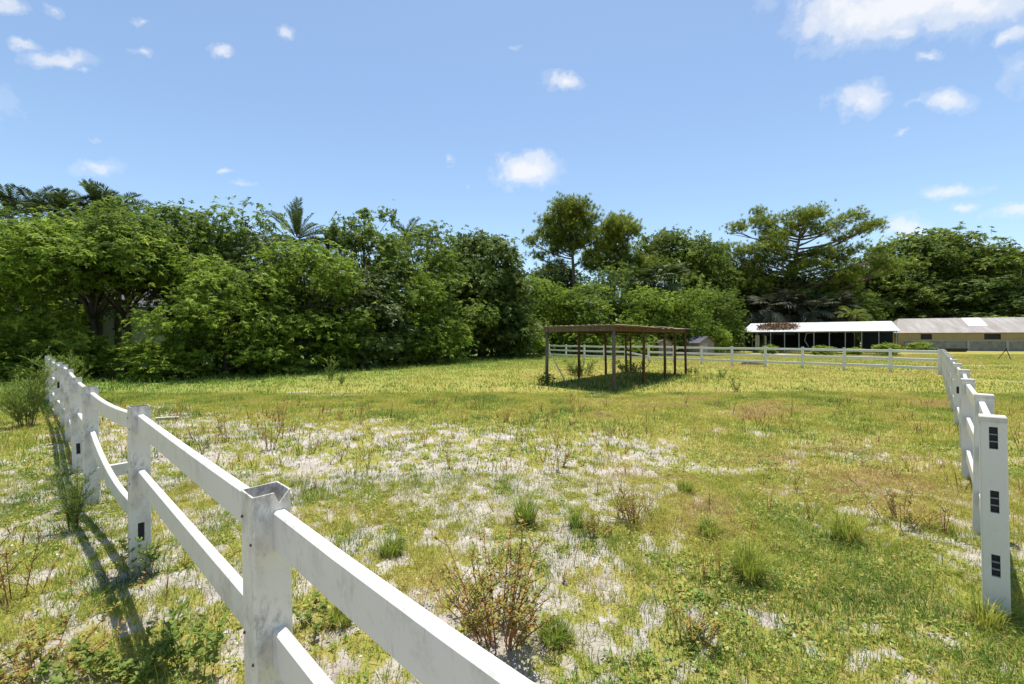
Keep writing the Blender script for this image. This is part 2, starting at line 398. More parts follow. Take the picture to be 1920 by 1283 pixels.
# ----------------------------------------------------------------- ground
HEDGE_A = A(-24.5, 18.0); HEDGE_B = A(2.5, 57.0)      # foot of the tree belt beyond the paddock
HEDGE_D = unit(HEDGE_B - HEDGE_A); HEDGE_N = A(HEDGE_D[1], -HEDGE_D[0])   # normal towards the paddock
def hedge_dist(x, y):
    return (np.asarray(x) - HEDGE_A[0]) * HEDGE_N[0] + (np.asarray(y) - HEDGE_A[1]) * HEDGE_N[1]
def ell(x, y, cx, cy, rx, ry):
    return np.clip(1 - np.sqrt(((x - cx) / rx) ** 2 + ((y - cy) / ry) ** 2), 0, 1)
def sandiness(x, y):
    wob = 3.0 * (fbm(np.asarray(x) / 3.0, np.asarray(y) / 3.0, 40, 3) - .5)
    r = sstep(1.3, -1.3, x + wob * .8 - (-.1 + .46 * y)) * (1 - sstep(-2.4, 2.4, y + wob - (14.2 - .27 * (x + 8))))
    out = sstep(.2, -1.2, (x + 3.4) * .677 + (y - 4.18) * .735)          # outside the near fence
    r = r * (1 - .40 * out * sstep(7, 10, y))
    for (cx, cy, rx, ry, k) in ((27.5, 22.5, 7, 1.3, 1.1), (39, 36, 9, 1.5, 1.0), (5.1, 6.3, 1.5, .8, .75), (4.3, 5.0, .8, .35, .9), (6.3, 8.5, 1.2, .9, .6),
                            (36, 62, 14, 3.5, 1.6), (-6.5, 17.5, 2.4, .5, 1.3), (-8.5, 18.6, 1.6, .4, 1.2), (3.3, 7.4, 1.2, .5, 1.0), (3.2, 17.2, 2.2, .5, .8), (6.0, 13.2, 2.0, .5, .7)):
        r = np.maximum(r, np.clip(ell(x, y, cx, cy, rx, ry) * k * 1.6, 0, 1))
    base = (1 - sstep(9, 15, y + wob)) * .77 * sstep(-1.5, 1.0, fbm(x / 2.2, y / 2.2, 53, 2) * 6 - 2.2)
    return np.clip(np.maximum(np.maximum(.945 * r, base), 1.0 * out * (1 - sstep(6.0, 9.5, y + wob * .5))), 0, 1)
def cover(x, y):
    n = .32 * fbm(x / .40, y / .40, 3, 2) + .54 * fbm(x / .13, y / .13, 7, 2) + .14 * fbm(x / 2.4, y / 2.4, 77, 2)
    n = (n - .5) * 1.5 + .5
    t = -.25 + .80 * sandiness(x, y)
    return sstep(t - .10, t + .12, n)

def make_ground():
    r = np.concatenate([[.02], .5 * 1.0265 ** np.arange(0, 306)]); r[-1] = 1600
    fine = np.radians(np.linspace(-72, 72, 430)); coarse = np.radians(np.linspace(74, 286, 54))
    th = np.concatenate([fine, coarse]); nt_ = len(th); nr = len(r)
    X = r[:, None] * np.sin(th)[None]; Y = r[:, None] * np.cos(th)[None]
    V = np.stack([X, Y, gz(X, Y)], -1).reshape(-1, 3)
    i, j = np.meshgrid(np.arange(nr - 1), np.arange(nt_), indexing='ij'); j2 = (j + 1) % nt_
    q = np.stack([i * nt_ + j, (i + 1) * nt_ + j, (i + 1) * nt_ + j2, i * nt_ + j2], -1).reshape(-1, 4)[:, ::-1]
    g = Geo(); g.add(V, q, tone=cover(V[:, 0], V[:, 1]))
    me_l = np.clip(sstep(17, 1, hedge_dist(V[:, 0], V[:, 1])) * sstep(9, 17, V[:, 1]), 0, 1)
    m, nt = new_mat('sandy_pasture')
    al = nd(nt, 'ShaderNodeAttribute', attribute_name='lush')
    a = nd(nt, 'ShaderNodeAttribute', attribute_name='tone')
    co = coords(nt)
    n1 = noise(nt, 14, 5, .65, vec=co); n2 = noise(nt, .45, 4, .6, vec=co); n3 = noise(nt, 95, 3, .7, vec=co); n4 = noise(nt, 3.2, 5, .7, vec=co); n5 = noise(nt, 48, 4, .7, vec=co)
    vor = nd(nt, 'ShaderNodeTexVoronoi', feature='F1'); vor.inputs['Scale'].default_value = 42; nt.links.new(co, vor.inputs['Vector'])
    sand = ramp(nt, [(.25, (.25, .215, .18)), (.5, (.40, .355, .31)), (.75, (.54, .495, .45))], n4.outputs['Fac'])
    sand2 = mixc(nt, sand.outputs[0], (.30, .25, .20), math_n(nt, 'MULTIPLY', ramp(nt, [(.55, (0, 0, 0)), (.72, (1, 1, 1))], n3.outputs['Fac']).outputs[0], .55))
    peb = ramp(nt, [(.10, (1, 1, 1)), (.2, (0, 0, 0))], vor.outputs['Distance'])
    sand3 = mixc(nt, sand2, (.78, .745, .70), math_n(nt, 'MULTIPLY', peb.outputs[0], .35))
    turf = ramp(nt, [(.28, (.14, .13, .032)), (.44, (.25, .235, .05)), (.60, (.34, .285, .08)), (.76, (.43, .33, .145))], n1.outputs['Fac'])
    turf2 = mixc(nt, turf.outputs[0], (.23, .26, .05), math_n(nt, 'MULTIPLY', ramp(nt, [(.4, (0, 0, 0)), (.62, (1, 1, 1))], n2.outputs['Fac']).outputs[0], .7))
    turf2 = mixc(nt, turf2, (.40, .31, .14), math_n(nt, 'MULTIPLY', ramp(nt, [(.52, (0, 0, 0)), (.75, (1, 1, 1))], n4.outputs['Fac']).outputs[0], .55))
    turf2 = mixc(nt, turf2, (.125, .215, .04), math_n(nt, 'MULTIPLY', al.outputs['Fac'], .8))
    k = math_n(nt, 'ADD', a.outputs['Fac'], math_n(nt, 'MULTIPLY', math_n(nt, 'SUBTRACT', n1.outputs['Fac'], .5), 2.0))
    k = math_n(nt, 'ADD', k, math_n(nt, 'MULTIPLY', math_n(nt, 'SUBTRACT', n5.outputs['Fac'], .5), 1.5))
    kk = ramp(nt, [(.36, (0, 0, 0)), (.50, (.55, .55, .55)), (.80, (1, 1, 1))], k)
    c = mixc(nt, sand3, turf2, kk.outputs[0])
    hgt = math_n(nt, 'ADD', math_n(nt, 'MULTIPLY', n1.outputs['Fac'], 1.0), math_n(nt, 'MULTIPLY', n3.outputs['Fac'], .35))
    hgt = math_n(nt, 'ADD', hgt, math_n(nt, 'MULTIPLY', peb.outputs[0], .12))
    finish(m, nt, c, .95, .08, bump=hgt, bstr=.75, bdist=.05)
    o = kind(g.build('ground', m, smooth=True), 'structure')
    at_ = o.data.attributes.new('lush', 'FLOAT', 'POINT'); at_.data.foreach_set('value', me_l.astype(np.float32))
make_ground()

# ----------------------------------------------------------------- white rail fences
PW = .148; PH = 1.52; RW = .05; RH = .16
RZ = (1.37, .88, .39)
def oct_prof(w, h, c):
    a, b = w / 2, h / 2
    return [(-a + c, -b), (a - c, -b), (a, -b + c), (a, b - c), (a - c, b), (-a + c, b), (-a, b - c), (-a, -b + c)]
def post_geo(u, holes=(), top=PH, open_top=True, w=PW, torn=False):
    """hollow square post; u = direction of the fence; rail slots cut through the face that looks along -u"""
    u = A(u[0], u[1], 0); v = A(-u[1], u[0], 0); Z = A(0, 0, 1)
    g = Geo(); c = .007; a = w / 2; z0 = -.25
    P = lambda s, t, z: u * s + v * t + Z * z
    ring = [(-a + c, -a), (a - c, -a), (a, -a + c), (a, a - c), (a - c, a), (-a + c, a), (-a, a - c), (-a, -a + c)]
    for k in range(8):
        k2 = (k + 1) % 8
        if k == 6 and (holes or torn): continue
        (s1, t1), (s2, t2) = ring[k], ring[k2]
        g.add([P(s1, t1, z0), P(s2, t2, z0), P(s2, t2, top), P(s1, t1, top)], [[0, 1, 2, 3]])
    if holes:
        e = a - c; hw = .024; hh = RH / 2 + .005
        zs = [z0]
        for z in sorted(holes): zs += [z - hh, z + hh]
        zs.append(top)
        for i in range(len(zs) - 1):
            strips = [(-e, -hw), (hw, e)] if i % 2 else [(-e, e)]
            for t1, t2 in strips:
                g.add([P(-a, t2, zs[i]), P(-a, t1, zs[i]), P(-a, t1, zs[i + 1]), P(-a, t2, zs[i + 1])], [[0, 1, 2, 3]])
        for z in holes:      # reveal of each slot
            q = [(-hw, z - hh), (hw, z - hh), (hw, z + hh), (-hw, z + hh)]
            for k in range(4):
                (t1, z1), (t2, z2) = q[k], q[(k + 1) % 4]
                g.add([P(-a, t1, z1), P(-a, t2, z2), P(-a + .03, t2, z2), P(-a + .03, t1, z1)], [[0, 1, 2, 3]])
    e_ = a - c; bite = [(-e_ * .12, top), (-e_ * .42, top - .047), (-e_ * .55, top - .036), (-e_ * .96, top - .004)]
    if torn:
        pl = [(e_, z0), (-e_, z0), (-e_, top)] + bite[::-1] + [(e_, top)]
        g.add([P(-a, t, z) for t, z in pl], ngons=[list(range(len(pl)))])
    if open_top:
        b = a - .007
        inn = [(-b, -b), (b, -b), (b, b), (-b, b)]
        for k in range(4):
            (s1, t1), (s2, t2) = inn[k], inn[(k + 1) % 4]
            if torn and k == 3:
                pl = [(b, top - .16), (b, top)] + bite + [(-b, top), (-b, top - .16)]
                g.add([P(-b, t, z) for t, z in pl], ngons=[list(range(len(pl)))]); continue
            g.add([P(s2, t2, top), P(s1, t1, top), P(s1, t1, top - .16), P(s2, t2, top - .16)], [[0, 1, 2, 3]])
        g.add([P(*inn[k], top - .16) for k in range(4)], [[0, 1, 2, 3]])
        outq = [(-a, -a), (a, -a), (a, a), (-a, a)]
        for k in range(4):
            k2 = (k + 1) % 4
            if torn and k == 3:
                ed = [(a, top)] + bite + [(-a, top)]
                for (t1, zz1), (t2, zz2) in zip(ed[:-1], ed[1:]): g.add([P(-a, t1, zz1), P(-a, t2, zz2), P(-b, max(-b, min(b, t2)), zz2), P(-b, max(-b, min(b, t1)), zz1)], [[0, 1, 2, 3]])
                continue
            g.add([P(*outq[k], top), P(*outq[k2], top), P(*inn[k2], top), P(*inn[k], top)], [[0, 1, 2, 3]])
    else:
        g.add([P(s, t, top) for s, t in ring], ngons=[list(range(8))])
    return g
def cap_geo(u, w=PW + .006):
    u = A(u[0], u[1], 0); v = A(-u[1], u[0], 0); g = Geo(); V = []
    for s, z in ((1, -.03), (1, .008), (.93, .016)):
        for x, y in ((-1, -1), (1, -1), (1, 1), (-1, 1)): V.append(u * x * s * w / 2 + v * y * s * w / 2 + A(0, 0, z))
    q = [[b + k, b + (k + 1) % 4, b + 4 + (k + 1) % 4, b + 4 + k] for b in (0, 4) for k in range(4)] + [[8, 9, 10, 11]]
    g.add(V, q); return g
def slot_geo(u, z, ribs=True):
    """dark plate painting the shade inside an empty rail slot"""
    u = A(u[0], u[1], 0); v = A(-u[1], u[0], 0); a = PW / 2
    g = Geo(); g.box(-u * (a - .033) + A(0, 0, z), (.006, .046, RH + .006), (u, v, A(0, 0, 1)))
    r = []
    for dz in (-.028, .027):
        q = Geo(); q.box(-u * (a - .016) + A(0, 0, z + dz), (.026, .044, .006), (u, v, A(0, 0, 1))); r.append(q)
    return g, r
def rail_geo(P, w=RW, h=RH):
    g = Geo(); g.sweep(P, oct_prof(w, h, .008)); return g
rngf = np.random.default_rng(11)
def fence(root, pts, mat, mat_rail, holes, caps, skip=(), special={}, lean=.012, dz=None):
    """root fence thing; posts at pts, rails between them; skip = (bay, rail) left out; special = own polylines"""
    pts = [A(*p) for p in pts]; n = len(pts); base = A(*root.location)
    tops = []
    for i, p in enumerate(pts):
        d = unit((pts[i + 1] if i + 1 < n else p) - (pts[i - 1] if i else p))
        d = -d if False else d
        z = float(gz(p[0], p[1]))
        o = post_geo(d, holes.get(i, ()), open_top=not caps, torn=(not caps and i == 1)).build('post', mat, root, loc=tuple(A(p[0], p[1], z) - base))
        o.rotation_euler = (rngf.normal(0, lean), rngf.normal(0, lean), 0)
        if caps: cap_geo(d).build('cap', mat, o, loc=(0, 0, PH))
        for zz in holes.get(i, ()):
            s, r = slot_geo(d, zz); so_ = s.build('slot', M['slot'], o); 
            
            if caps and i == 0:
                for q in r: q.build('slot_rib', M['slot_rib'], o)
        tops.append(z)
    for i in range(n - 1):
        d = unit(pts[i + 1] - pts[i]); L = np.linalg.norm(pts[i + 1] - pts[i])
        for k in range(3):
            if (i, k) in skip: continue
            a0 = A(*(pts[i] + d * (PW / 2 - .02)), tops[i] + RZ[k]); b0 = A(*(pts[i + 1] - d * (PW / 2 - .02)), tops[i + 1] + RZ[k])
            if (i, k) in special: P = special[(i, k)](a0, b0)
            else:
                a0[2] += rngf.normal(0, .008); b0[2] += rngf.normal(0, .008)
                sag = abs(rngf.normal(0, .008)); t = np.linspace(0, 1, 5)[:, None]
                P = a0 + (b0 - a0) * t - A(0, 0, 1) * sag * 4 * t * (1 - t)
            mid = (P[0] + P[-1]) / 2; mid[2] = (tops[i] + tops[i + 1]) / 2
            rail_geo(P - mid).build('rail', mat_rail, root, loc=tuple(mid - base))
# the fence that runs past the camera: bare open-topped posts
LP = [(.68, .31), (-1.025, 1.95), (-3.395, 4.16), (-5.47, 5.93), (-6.95, 7.32), (-9.28, 9.58), (-10.96, 11.17), (-12.7, 12.75), (-14.5, 14.4), (-15.9, 15.65), (-17.4, 17.1)]
f1 = thing('rail_fence', 'grimy white rail fence with open hollow post tops and a collapsed middle rail', 'fence', (-3.395, 4.16, 0))
def sag_mid(a, b):      # a = end at the nearer post: this end has dropped out of its slot
    a2 = a + A(0, 0, -.36); t = np.linspace(0, 1, 9)[:, None]
    return a2 + (b - a2) * t - A(0, 0, 1) * .13 * 4 * t * (1 - t)
def sag_top(a, b):
    t = np.linspace(0, 1, 7)[:, None]; return a + (b - a) * t - A(0, 0, 1) * .045 * 4 * t * (1 - t)
def stub(a, b):         # snapped lower rail, swung inwards from the farther post
    e = A(-5.0, 6.25, b[2] + .03); t = np.linspace(0, 1, 3)[:, None]; return b + (e - b) * t
fence(f1, LP, M['vinyl_dirty'], M['vinyl_rail'], {2: (RZ[2],), 4: (RZ[2],), 7: (RZ[1],)}, False, skip={(0, 2), (1, 2), (3, 2), (6, 1)},
      special={(2, 1): sag_mid, (2, 0): sag_top, (2, 2): stub}, lean=.016)
for ch in [c for c in f1.children if c.name.startswith('post')][1:5]:
    for zz in RZ:
        for s_ in (-1, 1):
            g = Geo(); g.box((0, 0, 0), (.009, .009, .009))
            g.build('screw', M['screw'], ch, loc=tuple(A(0, 0, zz + .045 * s_) + A(-.735, .677, 0) * .05 * s_ + A(-.677, -.735, 0) * (PW / 2 + .001)))
# fence along the far side of the gateway: capped posts, running away to the corner
r_obs = [(3.77, 3.55), (5.17, 5.02), (7.05, 7.05), (8.83, 8.90), (11.05, 11.3)]
CORN = (25.9, 27.4)
m_ = 6; RP = r_obs + [tuple(A(*r_obs[-1]) + (A(*CORN) - A(*r_obs[-1])) * (i + 1) / (m_ + 1)) for i in range(m_)]
RP += [(CORN[0] - .0, CORN[1] - .0)]
f2 = thing('rail_fence', 'clean white capped rail fence running away from the slotted end post', 'fence', (RP[0][0], RP[0][1], 0))
fence(f2, RP, M['vinyl'], M['vinyl'], {0: RZ, 4: (RZ[1],)}, True, lean=.008, skip={(3, 1)})
# back fence across the far end of the paddock
BP = [tuple(A(*CORN) + A(-.684, .73) * (2.45 * k + .0)) for k in range(1, 14)]
def sag_back(a, b):
    b2 = b + A(0, 0, -.02); a2 = a + A(0, 0, -.38); t = np.linspace(0, 1, 5)[:, None]; return a2 + (b2 - a2) * t
f3 = thing('rail_fence', 'white three rail fence crossing the far end of the paddock behind the shelter', 'fence', (BP[0][0], BP[0][1], 0))
BP2 = [tuple(A(*CORN) + A(-.684, .73) * .16)] + BP
base3 = f3
fence(f3, BP2, M['vinyl_far'], M['vinyl_far'], {}, True, special={(8, 1): sag_back}, lean=.006)

# loose boards and poles
def board(name, label, cat, p0, p1, w, h, mat, group=None):
    mid = (A(*p0) + A(*p1)) / 2; g = Geo(); g.sweep([A(*p0) - mid, A(*p1) - mid], oct_prof(w, h, min(w, h) * .15))
    return tag(g.build(name, mat, loc=tuple(mid)), label, cat, group)
pa = gnd(292, 789); pb = gnd(336, 786)
board('fallen_rail', 'short pale rail lying on the sandy grass inside the grimy fence', 'rail', (pa[0], pa[1], .06), (pb[0], pb[1], .05), .14, .05, M['vinyl_dirty'])
board('leaning_pole', 'thin white pole leaning against the grey corner post of the shelter', 'pole', (1.75, 21.75, 1.62), (2.62, 22.3, .03), .05, .05, M['vinyl'])

# ----------------------------------------------------------------- open pole shelter in the paddock
def shelter():
    O = A(4.12, 18.4); u = unit(A(6.2, 8.5)); v = unit(A(-2.5, 3.1)); WID = 3.95; LEN = 10.6
    t = thing('pole_shelter', 'open wooden pole shelter with a flat roof standing in the paddock', 'shelter', (O[0], O[1], 0))
    U = A(u[0], u[1], 0); V = A(v[0], v[1], 0); Z = A(0, 0, 1); rg = np.random.default_rng(4)
    near = [0, 3.3, 6.5, 8.2, 10.3]; far = [.0, 3.2, 6.6, 9.7, 11.0 - .6]
    for side, lst in ((0, near), (1, far)):
        for i, s in enumerate(lst):
            p = U * s + V * (WID * side); z = float(gz(O[0] + p[0], O[1] + p[1]))
            le = A(rg.normal(0, .03), rg.normal(0, .03), 0); top = 2.46 if not (side == 0 and i == 0) else 2.6
            r0 = .075 if i == 0 else .068
            P = [A(0, 0, -.3), A(0, 0, .9) + le * .4, A(0, 0, 1.8) + le * .7, A(0, 0, top - z) + le]
            g = Geo(); g.tube(P, [r0 * 1.06, r0, r0 * .96, r0 * .9], 9)
            g.build('post', M['old_wood'] if i == 0 else M['brown_wood'], t, smooth=True, loc=tuple(p + Z * z))
    # rim beams, rafters under the deck, deck boards in slightly uneven sheets
    def beam(p0, p1, w, h, nm='beam', mat='brown_wood'):
        mid = (p0 + p1) / 2; g = Geo(); g.sweep([p0 - mid, p1 - mid], oct_prof(w, h, .006)); g.build(nm, M[mat], t, loc=tuple(mid))
    beam(V * -.0 + U * -.08 + Z * 2.57, V * (WID + .12) + U * -.08 + Z * 2.57, .045, .20, mat='old_wood')
    beam(V * -.02 + U * (LEN) + Z * 2.57, V * (WID + .05) + U * (LEN) + Z * 2.57, .045, .18)
    beam(U * -.03 + V * .09 + Z * 2.56, U * LEN + V * .09 + Z * 2.58, .045, .19)
    beam(U * -.03 + V * (WID - .09) + Z * 2.56, U * LEN + V * (WID - .09) + Z * 2.57, .045, .19)
    for s in (3.3, 6.5, 8.6): beam(U * s + V * .12 + Z * 2.56, U * s + V * (WID - .12) + Z * 2.56, .045, .16, 'rafter')
    sheets = [(-.30, 2.5, .02, .0), (2.42, 5.0, .0, -.015), (4.95, 7.5, .03, .0), (7.42, 9.6, .0, .02), (9.5, LEN + .35, .025, -.02)]
    for i, (s0, s1, dz, tl) in enumerate(sheets):
        g = Geo(); zc = 2.70 + dz
        c = U * ((s0 + s1) / 2) + V * (WID / 2 + .12)
        Uz = unit(U + Z * tl / 2)
        n = 14; step = (WID + .68) / n      # corrugated sheet: ridge lines run along the sheet
        Vt = []; 
        for k in range(n * 2 + 1):
            off = -(WID + .68) / 2 + k * step / 2; zz = .012 if k % 2 else -.012
            for th in (0.0, .014):
                for e in (-(s1 - s0) / 2, (s1 - s0) / 2): Vt.append(V * off + Uz * e + Z * (zz + th) + Z * rg.normal(0, .002))
        q = []
        for k in range(n * 2):
            b = k * 4; q += [[b, b + 1, b + 5, b + 4], [b + 2, b + 6, b + 7, b + 3], [b, b + 4, b + 6, b + 2], [b + 1, b + 3, b + 7, b + 5]]
        q += [[0, 2, 3, 1], [n * 8, n * 8 + 1, n * 8 + 3, n * 8 + 2]]
        g.add(Vt, q); g.build('roof_sheet', M['plywood'], t, loc=tuple(c + Z * zc))
    return O, U, V
SHO, SHU, SHV = shelter()

# ----------------------------------------------------------------- metal carport, barn, sheds, wall, house
def quad(g, a, b, c, d, th=.0):
    if th == 0: g.add([a, b, c, d], [[0, 1, 2, 3]])
    else:
        a, b, c, d = map(lambda p: A(*p), (a, b, c, d)); n = unit(np.cross(b - a, d - a)) * th
        V = [a, b, c, d, a - n, b - n, c - n, d - n]
        g.add(V, [[0, 1, 2, 3], [7, 6, 5, 4], [0, 4, 5, 1], [1, 5, 6, 2], [2, 6, 7, 3], [3, 7, 4, 0]])
def carport():
    a = at(1393, 70); b = at(1684, 59); a[2] = b[2] = 0
    u = unit(b - a); Ln = np.linalg.norm(b - a); v = A(-u[1], u[0], 0); ang = math.atan2(u[1], u[0])
    t = thing('carport', 'long open carport with a white metal roof and thin steel posts', 'carport', tuple(a), ang)
    X = lambda x, y, z: A(x, y, z)
    D = 7.0; EZ = 3.28; RZg = 4.55; ov = .35
    g = Geo(); quad(g, X(-.1, -ov, EZ - .1), X(Ln + .2, -ov, EZ - .1), X(Ln - .5, D / 2, RZg), X(.5, D / 2, RZg), .04); g.build('roof', M['white_roof'], t)
    g = Geo(); quad(g, X(.5, D / 2 + .01, RZg), X(Ln - .5, D / 2 + .01, RZg), X(Ln + .2, D + ov, EZ - .1), X(-.1, D + ov, EZ - .1), .04); g.build('roof', M['white_roof'], t)
    for y in (0, D):
        g = Geo(); g.box(X(Ln / 2, y, EZ - .12), (Ln, .1, .16)); g.build('eave_beam', M['galv'], t)
        for i in range(11):
            x = .15 + i * (Ln - .3) / 10
            g = Geo(); g.box(X(0, 0, EZ / 2 - .15), (.09, .09, EZ - .1)); g.build('post', M['galv'], t, loc=(x, y, .02))
    for x0, x1, m, z0, z1 in ((3.2, 13.6, 'dark_cloth', .1, 3.0), (14.5, Ln - .2, 'blue_sheet', .1, 3.1)):
        g = Geo(); g.box(X((x0 + x1) / 2, D - .12, (z0 + z1) / 2), (x1 - x0, .03, z1 - z0)); g.build('rear_screen', M[m], t)
    g = Geo(); g.box(X(1.2, D - 2, 1.5), (.6, .12, 2.4)); g.box(X(2.3, D - 1.5, 1.4), (.25, .12, 2.3)); g.build('white_door', M['sheet_white'], t)
    g = Geo(); g.tube([X(9.3, .1, 3.05), X(8.2, .1, 2.9), X(6.9 + 1.1, .1, 1.9), X(8.5, .1, .9)], .04, 6); g.build('bent_brace', M['galv'], t)
    g = Geo(); g.box(X(4.6, .06, 2.92), (4.4, .02, .42)); g.build('torn_valance', M['blue_sheet'], t)
    # heap of dead leaves on the roof: a thing of its own
    rg = np.random.default_rng(8); n = 1900
    x = 1.6 + rg.beta(2, 2.2, n) * 5.8; s = .12 + rg.beta(2.2, 1.8, n) * .68
    y = -ov + s * (D / 2 + ov); z = (EZ - .1) + s * (RZg - EZ + .1) + .06 + rg.random(n) * .26 * np.sin(np.clip((x - 1.6) / 5.8, 0, 1) * PI)
    P = np.stack([x, y, z], 1); Dv = unit(rg.normal(size=(n, 3)) * A(1, 1, .5)); S = unit(np.cross(Dv, rg.normal(size=(n, 3))))
    g = Geo(); g.leaves(P, Dv, S, .38, .16, rg.random(n), droop=0)
    o = g.build('leaf_heap', M['dry_leaf'], loc=tuple(a)); o.rotation_euler = (0, 0, ang)
    tag(o, 'heap of brown dead leaves lying on the white carport roof', 'leaf heap')
    return a, u, Ln
carport()

def barn():
    a = at(1684, 84); b = at(2075, 74); a[2] = b[2] = 0
    u = unit(b - a); Ln = np.linalg.norm(b - a); ang = math.atan2(u[1], u[0])
    t = thing('barn', 'long cream walled barn under a weathered grey metal roof with one white sheet', 'barn', tuple(a), ang)
    X = lambda x, y, z: A(x, y, z); D = 11.0; EZ = 3.35; RG = 6.0
    sl_ = lambda s: (-.6 + s * (D / 2 + .6), EZ - .15 + s * (RG - EZ + .15))
    g = Geo(); quad(g, X(-.6, -.6, EZ - .15), X(Ln + .6, -.6, EZ - .15), X(Ln - 1.4, D / 2, RG), X(1.9, D / 2, RG), .06); g.build('roof', M['barn_roof'], t)
    g = Geo(); quad(g, X(1.9, D / 2 + .02, RG), X(Ln - 1.4, D / 2 + .02, RG), X(Ln + .6, D + .6, EZ - .15), X(-.6, D + .6, EZ - .15), .06)
    quad(g, X(-.6, D + .58, EZ - .15), X(-.6, -.58, EZ - .15), X(1.88, D / 2 + .03, RG - .01), X(1.88, D / 2 + .04, RG - .01), .06); g.build('rear_roof', M['barn_roof'], t)
    g = Geo(); (y0, z0), (y1, z1) = sl_(.42), sl_(.985)
    quad(g, X(10.9, y0, z0 + .05), X(13.5, y0, z0 + .05), X(13.9, y1, z1 + .05), X(11.3, y1, z1 + .05), .03); g.build('skylight_sheet', M['sheet_white'], t)
    # front wall with openings
    wins = [(3.3, 4.9), (12.1, 14.3), (22.6, 24.6)]; z0, z1 = 2.0, 3.0
    g = Geo(); xs = [0]; 
    for w0, w1 in wins: xs += [w0, w1]
    xs.append(Ln)
    for i in range(len(xs) - 1):
        if i % 2 == 0: quad(g, X(xs[i], 0, 0), X(xs[i + 1], 0, 0), X(xs[i + 1], 0, EZ), X(xs[i], 0, EZ), .12)
        else:
            quad(g, X(xs[i], 0, 0), X(xs[i + 1], 0, 0), X(xs[i + 1], 0, z0), X(xs[i], 0, z0), .12); quad(g, X(xs[i], 0, z1), X(xs[i + 1], 0, z1), X(xs[i + 1], 0, EZ), X(xs[i], 0, EZ), .12)
    quad(g, X(0, D, 0), X(0, .14, 0), X(0, .14, EZ), X(0, D, EZ), .12); quad(g, X(Ln, .14, 0), X(Ln, D, 0), X(Ln, D, EZ), X(Ln, .14, EZ), .12)
    quad(g, X(Ln, D + .12, 0), X(0, D + .12, 0), X(0, D + .12, EZ), X(Ln, D + .12, EZ), .12)
    g.build('wall', M['cream'], t)
    for w0, w1 in wins:
        g = Geo()
        for x in (w0 + .04, w1 - .04): g.box(X(x, .06, (z0 + z1) / 2), (.08, .14, z1 - z0))
        for z in (z0 + .04, z1 - .04): g.box(X((w0 + w1) / 2, .06, z), (w1 - w0 - .16, .14, .08))
        f = g.build('window', M['brown_wood'], t)
        g = Geo(); g.box(X((w0 + w1) / 2, .10, (z0 + z1) / 2), (w1 - w0 - .16, .02, z1 - z0 - .16)); g.build('pane', M['glass'], f)
    # low block wall in front of the barn
    wt = thing('low_wall', 'low grey block wall with pale piers in front of the cream barn', 'wall', tuple(a + A(u[1], -u[0], 0) * 1.8), ang)
    g = Geo(); g.box(X(Ln / 2 + .2, 0, .85), (Ln - .2, .2, 1.7)); g.build('wall', M['concrete'], wt)
    g = Geo(); g.box(X(Ln / 2 + .2, 0, 1.76), (Ln, .3, .11)); g.build('coping', M['pale_post'], wt)
    for x in (9.1, 14.2, 19.8, 26, 32): 
        g = Geo(); g.box(X(0, -.17, .84), (.3, .13, 1.68)); g.build('pier', M['pale_post'], wt, loc=(x, 0, 0))
barn()

def shed(label, px, py_base, wpx, dep, hw, hr, wall, roof, rz):
    d = H * F / (py_base - HZ); c = at(px, d); w = wpx * d / F
    t = thing('shed', label, 'shed', (c[0], c[1], 0), rz)
    g = Geo()
    for (x0, y0, x1, y1) in ((-w / 2, -dep / 2, w / 2, -dep / 2), (w / 2, -dep / 2, w / 2, dep / 2), (w / 2, dep / 2, -w / 2, dep / 2), (-w / 2, dep / 2, -w / 2, -dep / 2)):
        g.add([(x0, y0, 0), (x1, y1, 0), (x1, y1, hw), (x0, y0, hw)], [[0, 1, 2, 3]])
    for s in (-1, 1): g.add([(-w / 2, s * dep / 2, hw), (w / 2, s * dep / 2, hw), (0, s * dep / 2, hr - .05)], tris=[[0, 1, 2]])
    g.build('wall', M[wall], t)
    g = Geo(); o = .25; k = o * (hr - hw) / (w / 2)
    for s in (-1, 1): quad(g, A(s * (w / 2 + o), -s * (dep / 2 + o) * -1, hw - k), A(s * (w / 2 + o), -s * (dep / 2 + o), hw - k), A(s * .01, -s * (dep / 2 + o), hr), A(s * .01, s * (dep / 2 + o), hr), -.05)
    g.build('roof', M[roof], t)
    g = Geo(); g.box(A(-w * .12, -dep / 2 - .02, hw * .45), (w * .3, .03, hw * .9)); g.build('door', M['pale_post'], t)
shed('small gabled shed with a grey shingle roof beyond the back fence', 1313, 667, 34, 2.2, 1.75, 2.45, 'pink_wall', 'shingle', .35)
shed('low brown roofed shed half hidden behind a shelter post', 1237, 667, 26, 2.6, 1.75, 2.15, 'pink_wall', 'brown_metal', .2)

def house():
    c = at(225, 37); t = thing('house', 'white house glimpsed through a gap between dark trunks in the tree belt', 'house', (c[0], c[1] + 1, 0), .45)
    X = lambda x, y, z: A(x, y, z); g = Geo(); w, dep, hw, hr = 11, 8, 4.6, 6.4
    g.box(X(0, 0, hw / 2), (w, dep, hw)); g.build('wall', M['house'], t)
    g = Geo()
    for s in (-1, 1): quad(g, X(-w / 2 - .4, s * (dep / 2 + .4), hw - .1), X(w / 2 + .4, s * (dep / 2 + .4), hw - .1), X(w / 2 + .4, s * .01, hr), X(-w / 2 - .4, s * .01, hr), .08 * s)
    g.build('roof', M['shingle'], t)
    for x in (-3.2, .6, 3.4):
        g = Geo(); g.box(X(x, -dep / 2 - .02, 3.3), (1.1, .06, 1.0)); f = g.build('window', M['pale_post'], t)
        g = Geo(); g.box(X(x, -dep / 2 - .06, 3.3), (.95, .03, .85)); g.build('pane', M['glass'], f)
house()

